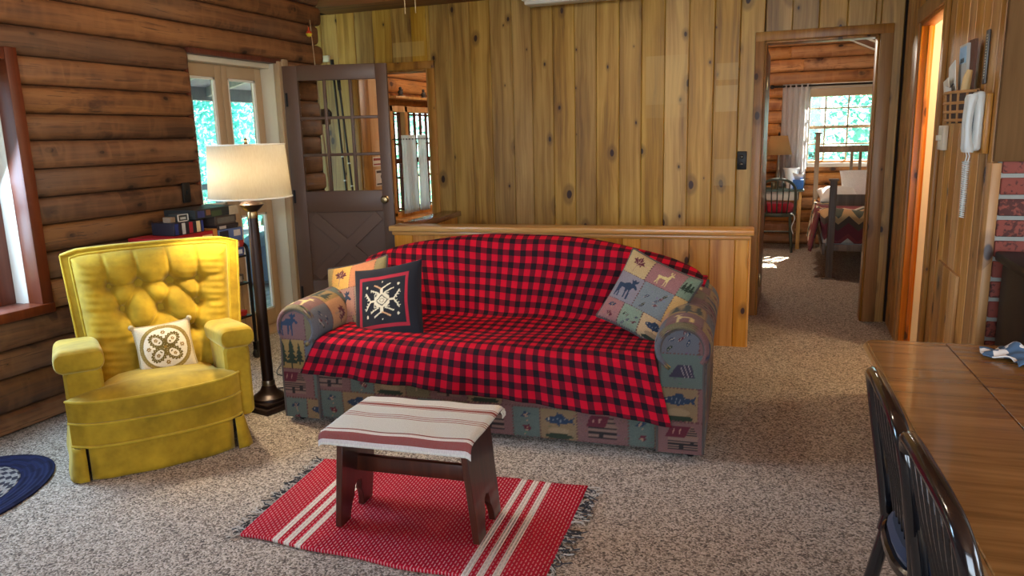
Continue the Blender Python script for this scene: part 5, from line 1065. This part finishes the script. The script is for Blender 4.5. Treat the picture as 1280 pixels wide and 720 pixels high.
th = thing('thermometer', 'slim grey thermometer strip on the plank wall above the telephone', 'thermometer', (XW-.001, 3.435, 1.56)); MB().box(-.008, 0, -.022, .022, 0, .20).build('strip', pm('grey_metal', srgb(104, 106, 108), .4, .5), th, bevel=.003)
for k in range(16): MB().box(-.0092, -.0078, -.014, .0, .02+k*.0105, .024+k*.0105).build('mark', M['ivory'], th, smooth=False)
ph = thing('telephone', 'white wall telephone on a pine backing board with a hanging coiled cord', 'telephone', (XW-.001, 3.345, 1.27))
MB().box(-.018, 0, -.07, .075, .03, .25).build('backing_board', M['ponypine'], ph, bevel=.003); M['phw'] = pm('white_phone_plastic', srgb(206, 210, 206), .3, var=.03); M['phb'] = pm('dark_phone_gap', srgb(34, 50, 58), .4)
MB().box(-.05, -.018, -.045, .05, .04, .26).build('base', M['phw'], ph, bevel=.014, seg=3); MB().box(-.054, -.046, -.03, .035, .06, .22).build('keypad_recess', M['phb'], ph, bevel=.003)
def handset(y):
    R3 = []
    for k in range(15):
        s = k/14; z = .035+.215*s; bx = -.056-.010*math.sin(s*PI); wdt = .021+.006*abs(2*s-1)**2; dp = .013+.009*abs(2*s-1)**3; e = 1 if .03 < s < .97 else .72
        R3.append([(bx+dp*e*math.cos(a*PI/6), y+wdt*e*math.sin(a*PI/6), z) for a in range(12)])
    return MB().loft(R3)
handset(-.03).build('handset', M['phw'], ph); handset(.018).build('cradle_side', M['phw'], ph)
def coil(p0, p1, n, r): return [Vector(p0).lerp(Vector(p1), k/(n*8))+Vector((r*math.cos(k*PI/4), r*math.sin(k*PI/4), 0)) for k in range(n*8+1)]
for p0, y0 in (((-.058, -.03, 0), -.03), ((-.058, .02, 0), .02)):
    MB().tube([(p0[0], y0, .04), (p0[0]+.006, y0, .02), (p0[0]+.002, y0, 0)], .0025, 5).build('cord', M['phw'], ph)
    MB().tube(coil(p0, (-.055, -.005, -.215), 26, .0075), .0024, 4).build('coiled_cord', M['phw'], ph)
sv = thing('wood_stove', 'black iron stove standing against the red brick wall', 'stove', (1.04, 2.93, 0))
MB().box(-.32, .32, -.20, .20, .16, .92).build('firebox', M['iron'], sv, bevel=.015); MB().box(-.34, .34, -.22, .22, .92, .955).build('top_plate', M['iron'], sv, bevel=.008); MB().box(-.2, .2, -.222, -.2, .35, .75).build('door', M['blackplastic'], sv, bevel=.008); MB().tube([(.05, 0, .955), (.05, 0, 1.27)], .075, 20).build('flue', M['iron'], sv)
for x in (-.27, .27):
    for y in (-.15, .15): MB().tube([(x*1.08, y*1.08, 0), (x, y, .17)], [.018, .028], 8).build('leg', M['iron'], sv)
# ---------------------------------------------------------------- dining table and chairs
TA = math.radians(3.0); tb = thing('dining_table', 'brown wood grain drop leaf dining table with a seam and rounded corner', 'table', (.243, 2.507, 0), TA)
M['lam'] = wood('wood_grain_laminate', srgb(112, 79, 42), srgb(136, 98, 55), srgb(154, 115, 69), None, .25, axis='X', tint=.02, gs=2.4, coat=.2); M['edge'] = pm('tan_edge_band', srgb(164, 126, 78), .4)
def rcorner(cx2, cy2, r, a0, a1, n=10): return [(cx2+r*math.cos(a0+(a1-a0)*k/n), cy2+r*math.sin(a0+(a1-a0)*k/n)) for k in range(n+1)]
left = [(0, -2.2), (.2272, -2.2), (.2272, .075)]+rcorner(.035, .04, .035, PI/2, PI)
right = [(.2288, -2.2), (.62, -2.2)]+rcorner(.40, -.145, .22, 0, PI/2)+[(.2288, .075)]
for nm, pl in (('table_leaf', left), ('table_top', right)):
    o = MB().prism(pl, lambda p, q, d: (p, q, d), .7415, .712).build(nm, M['lam'], tb, bevel=.002, seg=1)
    pts = [(p[0], p[1], .7265) for p in pl if not (.2 < p[0] < .25)]; 
    if nm == 'table_leaf': pts = [(p[0], p[1], .7265) for p in [(.2272, .075)]+rcorner(.035, .04, .035, PI/2, PI)+[(0, -2.2)]]
    else: pts = [(p[0], p[1], .7265) for p in [(.62, -2.2)]+rcorner(.40, -.145, .22, 0, PI/2)+[(.2288, .075)]]
    MB().tube(pts, .0105, 6).build('edge_band', M['edge'], o)
MB().box(.16, .50, -2.0, -.12, .64, .712).build('apron', M['lam'], tb, bevel=.003)
for x in (.18, .48):
    for y in (-1.97, -.15): MB().tube([(x, y, 0), (x, y, .66)], [.018, .026], 10).build('leg', M['blackplastic'], tb)
M['chairblk'] = pm('glossy_black_lacquer', srgb(20, 19, 22), .18, var=.25, scale=40, Coat_Weight=.5); M['seatblue'] = fabric('dark_blue_seat', srgb(32, 48, 78), .6)
def dining_chair(label, loc, rz):   # faces local +x; back at x=0, width along y
    r = thing('dining_chair', label, 'chair', loc, rz, None); hw = .20
    hoop = [(.035, -hw*.92, .455), (.02, -hw*1.0, .57), (.0, -hw*1.06, .70), (-.012, -hw*1.04, .775), (-.022, -hw*.88, .822), (-.026, -hw*.5, .838), (-.028, 0, .842)]
    hoop += [(p[0], -p[1], p[2]) for p in reversed(hoop[:-1])]
    MB().tube(spline(hoop, 8), .0165, 10).build('back_hoop', M['chairblk'], r)
    for k in range(7):
        y = -.125+.25*k/6; MB().tube(spline([(.04, y*.8, .475), (.028, y*.9, .58), (-.005, y*1.05, .72), (-.024, y*1.15, .832)], 5), .006, 6).build('spindle', M['chairblk'], r)
    def so_(k, z): return [(.215+.215*k*math.copysign(abs(math.cos(a*PI/16))**.7, math.cos(a*PI/16)), .205*k*math.copysign(abs(math.sin(a*PI/16))**.7, math.sin(a*PI/16)), z) for a in range(32)]
    MB().loft([so_(.96, .445), so_(1., .455), so_(1., .471), so_(.97, .477)]).build('seat', M['chairblk'], r)
    MB().loft([so_(.93, .477), so_(.95, .49), so_(.9, .507), so_(.7, .513)]).build('cushion', M['seatblue'], r)
    for sx_, sy_ in ((0, -1), (0, 1), (1, -1), (1, 1)):
        top = (.045 if not sx_ else .37, sy_*(.185 if not sx_ else .15), .455); bot = (-.035 if not sx_ else .43, sy_*.215, 0)
        lg = MB().tube([bot, tuple(Vector(bot).lerp(Vector(top), .5)), top], [.013, .018, .017], 10).build('leg', M['chairblk'], r)
        a = Vector(bot).lerp(Vector(top), .9); b = Vector(bot).lerp(Vector(top), 1.02); MB().tube([tuple(a), tuple(b)], .0235, 12).build('ferrule', M['chairblk'], lg)
    for s in (-1, 1): MB().tube([(-.0, s*.205, .17), (.41, s*.19, .19)], .009, 8).build('stretcher', M['chairblk'], r)
    MB().tube([(.2, -.197, .18), (.2, .197, .18)], .009, 8).build('stretcher', M['chairblk'], r)
dining_chair('black spindle back chair tucked under the rounded far end of the dining table', (.232, 1.765, 0), TA)
dining_chair('black spindle back chair in front of the other, along the table side', (.262, 1.355, 0), TA+.02)
t = NT('blue_white_cloth'); v = t.coord(); n = t.noise(v, 26, 1); t.set(Base_Color=t.ramp(n, [(.44, srgb(70, 100, 130)), (.52, srgb(226, 226, 220))], 'CONSTANT'), Roughness=.9); M['napm'] = t.m
nk = thing('cloth_napkin', 'crumpled blue and white cloth on the corner of the dining table', 'napkin', (.66, 2.47, .742), .5); g = np.linspace(-1, 1, 36); gx2, gy2 = np.meshgrid(g, g, indexing='ij')
npgrid('cloth', np.stack([gx2*.10*(1+.15*np.sin(gy2*4)), gy2*.085*(1+.12*np.cos(gx2*5)), .007+.012*np.abs(np.sin(gx2*4+gy2*2)*np.cos(gy2*5-gx2))+.028*np.exp(-((gx2+.1)**2+(gy2-.4)**2)*14)], -1), M['napm'], nk, solid=.003)
# ---------------------------------------------------------------- bedroom furniture
M['bedgrey'] = wood('greyed_bed_wood', srgb(92, 72, 56), srgb(118, 96, 76), srgb(140, 116, 92), None, .5, tint=.04)
M['quilt'] = None
t = NT('patchwork_quilt'); sp = t.n('SeparateXYZ'); t.l(t.coord('UV'), sp.inputs[0]); zig = t.math('PINGPONG', t.math('MULTIPLY', sp.outputs[0], 1.), .09)
bandv = t.math('FRACT', t.math('DIVIDE', t.math('ADD', sp.outputs[1], zig), .42)); t.set(Base_Color=t.ramp(bandv, [(0, srgb(120, 56, 62)), (.28, srgb(92, 78, 66)), (.45, srgb(196, 160, 112)), (.6, srgb(88, 92, 78)), (.75, srgb(206, 196, 178)), (.88, srgb(140, 66, 66))], 'CONSTANT'), Roughness=.9); t.bump(t.noise(t.coord(), 40, 2), .4, .01); M['quilt'] = t.m
M['linen'] = fabric('white_linen', srgb(226, 226, 222), .9, .05, 300)
bed = thing('bed', 'grey wooden bed with slatted headboard in the bedroom', 'bed', (.32, 7.62, 0))
for x in (0, 1.0):
    MB().box(x, x+.062, 0, .062, 0.012, .925).build('foot_post', M['bedgrey'], bed, bevel=.004); MB().box(x-.012, x+.074, -.012, .074, .925, .945).build('post_cap', M['bedgrey'], bed, bevel=.004); MB().box(x-.03, x+.092, -.02, .08, 0, .014).build('post_foot', M['bedgrey'], bed, bevel=.004)
    MB().box(x-.10+.0, x-.05, 1.97, 2.02, 0, 1.345).build('head_post', M['bedgrey'], bed, bevel=.004); MB().box(x-.115, x-.035, 1.955, 2.035, 1.345, 1.362).build('post_cap', M['bedgrey'], bed, bevel=.004)
MB().box(.06, 1.0, .015, .05, .695, .80).build('foot_rail', M['bedgrey'], bed, bevel=.004); MB().box(.06, 1.0, .015, .05, .27, .33).build('foot_rail', M['bedgrey'], bed, bevel=.004)
for z0, z1 in ((1.13, 1.205), (.62, .68)): MB().box(-.05, .90, 1.98, 2.01, z0, z1).build('head_rail', M['bedgrey'], bed, bevel=.004)
for x in (.28, .37, .46, .62, .72): MB().box(x, x+.032, 1.985, 2.005, .68, 1.13).build('head_slat', M['bedgrey'], bed, bevel=.003)
for x in (-.04, 1.0): MB().box(x, x+.03, .06, 1.97, .22, .33).build('side_rail', M['bedgrey'], bed, bevel=.003)
MB().box(-.04, 1.0, .08, 1.94, .30, .56).build('mattress', M['linen'], bed, bevel=.04, seg=3)
n1, n2 = 60, 60; P = np.zeros((n1, n2, 3)); UV = np.zeros((n1, n2, 2))
for i in range(n1):
    for j in range(n2):
        s = i/(n1-1); q = j/(n2-1); u = -.42+s*1.45; y = .075+q*1.45
        if u < -.05: x = -.075-.02*math.sin(q*26); z = .60+(u+.05)*1.0+.02
        else: x = u; z = .605+.015*math.sin(u*9+q*7)+.02*math.sin(q*11)
        P[i, j] = (x-(.12*max(0, -.05-u)*1.4), y, max(z, .15)); UV[i, j] = (u, q*1.45)
        if q < .14 and u > -.05: P[i, j] = (u, .072-.006*math.sin(u*20), .60-(.14-q)*1.9); UV[i, j] = (u, q*2.2-.11)
q_ = thing('quilt', 'patchwork quilt spread over the bed and hanging down its side', 'quilt', (.32, 7.62, 0)); npgrid('cloth', P, M['quilt'], q_, uv=UV, solid=.012)
cvw = Canvas(.5, .5, .01, (222, 224, 226))
pillow('bed_pillow', 'rumpled white pillow at the head of the bed', .62, .40, .22, cvw, (.80, 9.36, .76), (1, 0, .02), (0, .45, .8), mat=printm('pillowcase', weave=300), backcol=(222, 222, 222), n=50)
pillow('bed_pillow', 'white pillow lying near the bed post', .40, .36, .18, cvw, (.46, 9.0, .68), (1, .1, 0), (0, .9, .25), mat=M['linen'], backcol=(222, 222, 222), n=40)
MB_ = MB
dk = thing('writing_desk', 'pine legged desk with a green top by the bedroom wall', 'desk', (-.35, 9.68, 0)); M['green'] = pm('green_paint', srgb(74, 92, 86), .5); M['palepine'] = wood('pale_pine', srgb(190, 140, 80), srgb(210, 164, 100), srgb(224, 184, 124), None, .45)
MB().box(-.50, .47, -.21, .15, .685, .712).build('top', M['green'], dk, bevel=.006); MB().box(-.44, .42, -.17, .12, .58, .685).build('apron', M['white'], dk, bevel=.004)
for x in (-.44, .40):
    for y in (-.17, .09): MB().box(x, x+.045, y, y+.045, 0, .685).build('leg', M['palepine'], dk, bevel=.003)
bl2 = thing('table_lamp', 'small table lamp with an amber shade on the bedroom desk', 'lamp', (-.185, 9.62, .713)); MB().lathe([(.06, 0), (.06, .02), (.02, .03), (.03, .07), (.018, .10), (.034, .16), (.016, .2), (.012, .40)], n=20).build('base', M['nickel'], bl2)
t = NT('amber_shade'); tr = t.n('BsdfTranslucent'); tr.inputs[0].default_value = (.8, .62, .38, 1); df = t.n('BsdfDiffuse'); df.inputs[0].default_value = (*srgb(206, 170, 118), 1); mx = t.n('MixShader'); mx.inputs[0].default_value = .5; t.l(df.outputs[0], mx.inputs[1]); t.l(tr.outputs[0], mx.inputs[2]); t.l(t.noise(t.coord(), 200, 1), t.n('Math').inputs[0]); t.l(mx.outputs[0], t.t.nodes['Material Output'].inputs[0])
MB().lathe([(.15, .40), (.095, .62)], n=32, caps=False).build('shade', t.m, bl2, solid=.003); MB().lathe([(.01, .62), (.014, .64), (.001, .67)], n=10).build('finial', M['bronze'], bl2)
ti = thing('tissue_box', 'blue and white tissue box on the desk', 'tissue box', (.05, 9.54, .713)); MB().box(-.06, .06, -.06, .06, 0, .11).build('carton', pm('blue_carton', srgb(40, 96, 170), .5, var=.3, scale=30), ti, bevel=.003); MB().add([(-.04, 0, .11), (.04, 0, .11), (.06, .01, .19), (0, -.01, .17), (-.07, .01, .2)], [(0, 1, 2, 3, 4)]).build('tissue', M['linen'], ti, solid=.006)
pc_ = thing('paper_bag', 'white crumpled paper standing on the desk', 'paper', (-.03, 9.68, .713)); MB().loft([[(.05*math.cos(a*PI/5)*k, .04*math.sin(a*PI/5)*k, z) for a in range(10)] for k, z in ((1, 0), (1.2, .08), (1.5, .18), (2., .24))]).build('sheet', M['linen'], pc_)
can = thing('tin_can', 'small brass tin on the desk behind the chair', 'tin', (-.22, 9.56, .713)); MB().lathe([(.03, 0), (.032, .005), (.032, .07), (.03, .075)], n=16).build('tin', M['brass'], can); MB().lathe([(.033, .072), (.033, .084), (.01, .09)], n=16).build('lid', M['brass'], can)
# windsor chair
wc = thing('windsor_chair', 'dark green spindle chair with a red cushion at the bedroom desk', 'chair', (-.17, 9.27, 0), 0); M['dkgreen'] = pm('dark_green_lacquer', srgb(54, 60, 48), .4, var=.2)
MB().tube(spline([(-.19, -.02, .44), (-.20, -.05, .60), (-.185, -.08, .76), (-.10, -.10, .835), (0, -.105, .85), (.10, -.10, .835), (.185, -.08, .76), (.20, -.05, .60), (.19, -.02, .44)], 8), .016, 8).build('back_hoop', M['dkgreen'], wc)
for k in range(5): x = -.12+.06*k; MB().tube([(x*.9, .0, .44), (x*1.05, -.06, .64), (x*1.1, -.10, .83-abs(x)*.25)], .008, 6).build('spindle', M['dkgreen'], wc)
MB().loft([[(.21*k*math.cos(a*PI/10), .15+.19*k*math.sin(a*PI/10), z) for a in range(20)] for k, z in ((.95, .41), (1, .42), (1, .44), (.96, .45))]).build('seat', M['dkgreen'], wc)
MB().loft([[(.195*k*math.cos(a*PI/10), .17+.17*k*math.sin(a*PI/10), z) for a in range(20)] for k, z in ((.9, .45), (1, .47), (1, .53), (.85, .56), (.4, .57))]).build('cushion', fabric('red_cushion', srgb(150, 24, 40)), wc)
for sx_ in (-1, 1):
    for y, yb in ((.03, -.06), (.27, .33)): MB().tube([(sx_*.18, yb, 0), (sx_*.16, (y+yb)/2, .22), (sx_*.145, y, .42)], [.013, .018, .015], 8).build('leg', M['dkgreen'], wc)
    MB().tube([(sx_*.165, -.02, .16), (sx_*.165, .30, .17)], .009, 6).build('stretcher', M['dkgreen'], wc)
MB().tube([(-.165, -.01, .24), (.165, -.01, .24)], .009, 6).build('stretcher', M['dkgreen'], wc)
for sx_ in (-1, 1): MB().tube(spline([(sx_*.17, -.03, .46), (sx_*.20, -.05, .40), (sx_*.17, -.06, .30), (sx_*.19, -.06, .22)], 5), .005, 5).build('cushion_tie', M['linen'], wc)
bg = thing('added_ceiling_globe', 'added round ceiling lamp, out of view, brightening the bedroom', 'lamp', (-.4, 8.0, 2.55)); MB().lathe([(.001, -.08), (.09, -.06), (.12, 0), (.09, .07), (.07, .1)], n=20).build('globe', M['globe'], bg); MB().lathe([(.075, .09), (.075, .2)], n=16).build('mount', M['brass'], bg)
bl3 = bpy.data.lights.new('added_bedroom_bulb', 'POINT'); bl3.energy = 40; bl3.color = (1, .9, .76); bl3.shadow_soft_size = .12; lo = bpy.data.objects.new('added_bedroom_bulb', bl3); C.objects.link(lo); lo.location = (-.4, 8.0, 2.3)  # unseen bulb and globe added to lift the bedroom brightness
# ---------------------------------------------------------------- outside: deck, porch roof, railing, trees
dkk = empty('deck', (0, 0, 0)); struct(dkk, 'weathered wooden deck outside the glazed door', 'deck'); M['deckw'] = wood('weathered_deck', srgb(150, 150, 148), srgb(178, 178, 174), srgb(200, 198, 192), None, .8, tint=.1)
for k in range(22): plank(dkk, .138, 8.2, M['deckw'], (-4.05-.145*k, 1.4, -.10), 0, .03, .004).rotation_euler = (-PI/2, 0, 0)
rl = empty('porch_roof'); struct(rl, 'grey porch roof over the deck', 'roof'); M['roofg'] = pm('grey_porch_boards', srgb(150, 154, 164), .8, var=.15)
MB().add([(-3.95, 1.2, 2.62), (-3.95, 9.8, 2.62), (-6.4, 9.8, 2.02), (-6.4, 1.2, 2.02), (-3.95, 1.2, 2.70), (-3.95, 9.8, 2.70), (-6.4, 9.8, 2.10), (-6.4, 1.2, 2.10)], [(0,3,2,1),(4,5,6,7),(0,1,5,4),(1,2,6,5),(2,3,7,6),(3,0,4,7)]).build('boarding', M['roofg'], rl, smooth=False)
for k in range(11): y = 1.6+k*.78; MB().add([(-3.95, y, 2.50), (-3.95, y+.05, 2.50), (-6.4, y+.05, 1.92), (-6.4, y, 1.92), (-3.95, y, 2.62), (-3.95, y+.05, 2.62), (-6.4, y+.05, 2.02), (-6.4, y, 2.02)], [(0,3,2,1),(4,5,6,7),(0,1,5,4),(1,2,6,5),(2,3,7,6),(3,0,4,7)]).build('rafter', M['deckw'], rl, smooth=False)
MB().box(-6.42, -6.3, 1.2, 9.8, 1.90, 2.06).build('fascia', M['roofg'], rl, smooth=False)
rlg = thing('deck_railing', 'blue grey wooden railing along the deck', 'railing', (-6.95, 1.4, -.1)); M['railg'] = pm('rail_grey_blue', srgb(80, 104, 116), .7)
for z in (.30, .62, .95): MB().box(-.03, .03, 0, 8.2, z, z+.07).build('rail', M['railg'], rlg, bevel=.004)
for k in range(6): MB().box(-.045, .045, k*1.6, k*1.6+.09, 0, 1.05).build('post', M['railg'], rlg, bevel=.004)
for k in range(4): struct(MB().box(-6.4, -6.28, 1.9+2.4*k, 2.02+2.4*k, -.1, 1.95).build('trim_%d' % (20+k), M['deckw'], bevel=.004), 'porch post', 'post')
gb = thing('covered_grill', 'blue grey covered bundle standing on the deck', 'grill', (-5.3, 6.62, -.1)); cvr = pm('blue_grey_cover', srgb(92, 112, 134), .6, var=.2, scale=8, bump=.3)
MB().loft([[(.30*k*math.cos(a*PI/10), .36*k*math.sin(a*PI/10), z) for a in range(20)] for k, z in ((.9, .06), (1.05, .1), (1., .3), (.92, .46), (.6, .54), (.2, .57))]).build('cover', cvr, gb)
for a in range(3): MB().tube([(.2*math.cos(a*2.1), .25*math.sin(a*2.1), 0), (.2*math.cos(a*2.1), .25*math.sin(a*2.1), .12)], .02, 6).build('leg', M['iron'], gb)
gr = MB().add([(-60, -30, -.9), (-3.97, -30, -.9), (-3.97, 60, -.9), (-60, 60, -.9)], [(0, 1, 2, 3)]).add([(-3.97, 10.3, -.9), (60, 10.3, -.9), (60, 60, -.9), (-3.97, 60, -.9)], [(0, 1, 2, 3)]).build('ground', pm('forest_floor', srgb(112, 124, 84), .95, var=.4, scale=.7), smooth=False); struct(gr, 'forest floor outside the cabin', 'ground')
def leafm(name, a, b):
    t = NT(name); oi = t.noise(t.coord(), .9, 4, .7); c = t.ramp(oi, [(.35, a), (.65, b)]); d = t.n('BsdfDiffuse'); tr = t.n('BsdfTranslucent'); t.l(c, d.inputs[0]); t.l(c, tr.inputs[0]); mx = t.n('MixShader'); mx.inputs[0].default_value = .5; t.l(d.outputs[0], mx.inputs[1]); t.l(tr.outputs[0], mx.inputs[2]); t.l(mx.outputs[0], t.t.nodes['Material Output'].inputs[0]); return t.m
LM = [leafm('teal_leaves', srgb(70, 176, 170), srgb(170, 234, 230)), leafm('green_leaves', srgb(84, 164, 146), srgb(180, 232, 214))]
bark = [pm('birch_bark', srgb(216, 218, 212), .8, var=.2, scale=8), pm('dark_bark', srgb(96, 84, 76), .9, var=.3, scale=8)]
rt = np.random.RandomState(5)
def tree(x, y, H, rad, kind, label, bk_, z0=-.9, nl=3000, low=.12, size=.08):
    r = thing('tree', label, 'tree', (x, y, z0), 0, 'trees around the cabin')
    MB().tube([(0, 0, 0), (.05, .03, H*.5), (0, .1, H)], [.16, .11, .03], 10).build('trunk', bark[bk_], r)
    for k in range(6):
        z = H*(.3+.1*k); a = k*2.3; MB().tube([(0, 0, z), (rad*.6*math.cos(a), rad*.6*math.sin(a), z+.5)], [.04, .012], 5).build('branch', bark[bk_], r)
    c = rt.rand(nl, 3); zz = H*(low+(1-low)*c[:, 0]); rr = rad*np.sqrt(c[:, 1])*(1.05-.75*((zz/H-low)/(1-low))); aa = c[:, 2]*2*PI
    cen = np.stack([rr*np.cos(aa), rr*np.sin(aa), zz], 1); d1 = rt.randn(nl, 3); d1 /= np.linalg.norm(d1, axis=1)[:, None]; d2 = np.cross(d1, rt.randn(nl, 3)); d2 /= np.linalg.norm(d2, axis=1)[:, None]; s = size*(.6+.8*rt.rand(nl, 1))
    V = np.stack([cen-d1*s, cen+d2*s*.5, cen+d1*s, cen-d2*s*.5], 1).reshape(-1, 3); Fq = np.arange(nl*4).reshape(-1, 4)
    me = bpy.data.meshes.new('foliage'); me.from_pydata(V.tolist(), [], Fq.tolist()); o = link('foliage', me, LM[kind], r); o['kind'] = 'stuff'
tree(-8.6, 8.55, 9, 1.3, 1, 'pale barked birch beyond the deck railing', 0, low=.45)
LB = ['tallest', 'broad', 'slim', 'bushy', 'ragged', 'dense', 'spreading', 'low crowned', 'sparse']
for k, (x, y, H, rad) in enumerate(((-10.5, 13.2, 9, 1.9), (-12.2, 9.3, 10, 1.8), (-15.5, 15.6, 12, 2.5), (-9.6, 4.3, 8, 1.7), (-16.5, 20.8, 12, 2.4), (-11.2, 18.2, 10, 2.2), (-13.6, 4.6, 9, 2.0), (-17.5, 10.2, 13, 2.6), (-19, 27, 13, 3.2))):
    tree(x, y, H, rad, k % 2, LB[k]+' teal green tree beyond the deck', 1, nl=9000, low=.06, size=.085)
for k, (x, y, H, rad) in enumerate(((-.9, 16.5, 9, 1.6), (2.3, 19, 10, 1.6), (5.6, 17.5, 9, 1.7), (.5, 24, 12, 2.2), (5.5, 24, 12, 2.4))):
    tree(x, y, H, rad, k % 2, LB[k]+' teal green tree outside the bedroom window', 1, nl=6000, low=.06, size=.10)
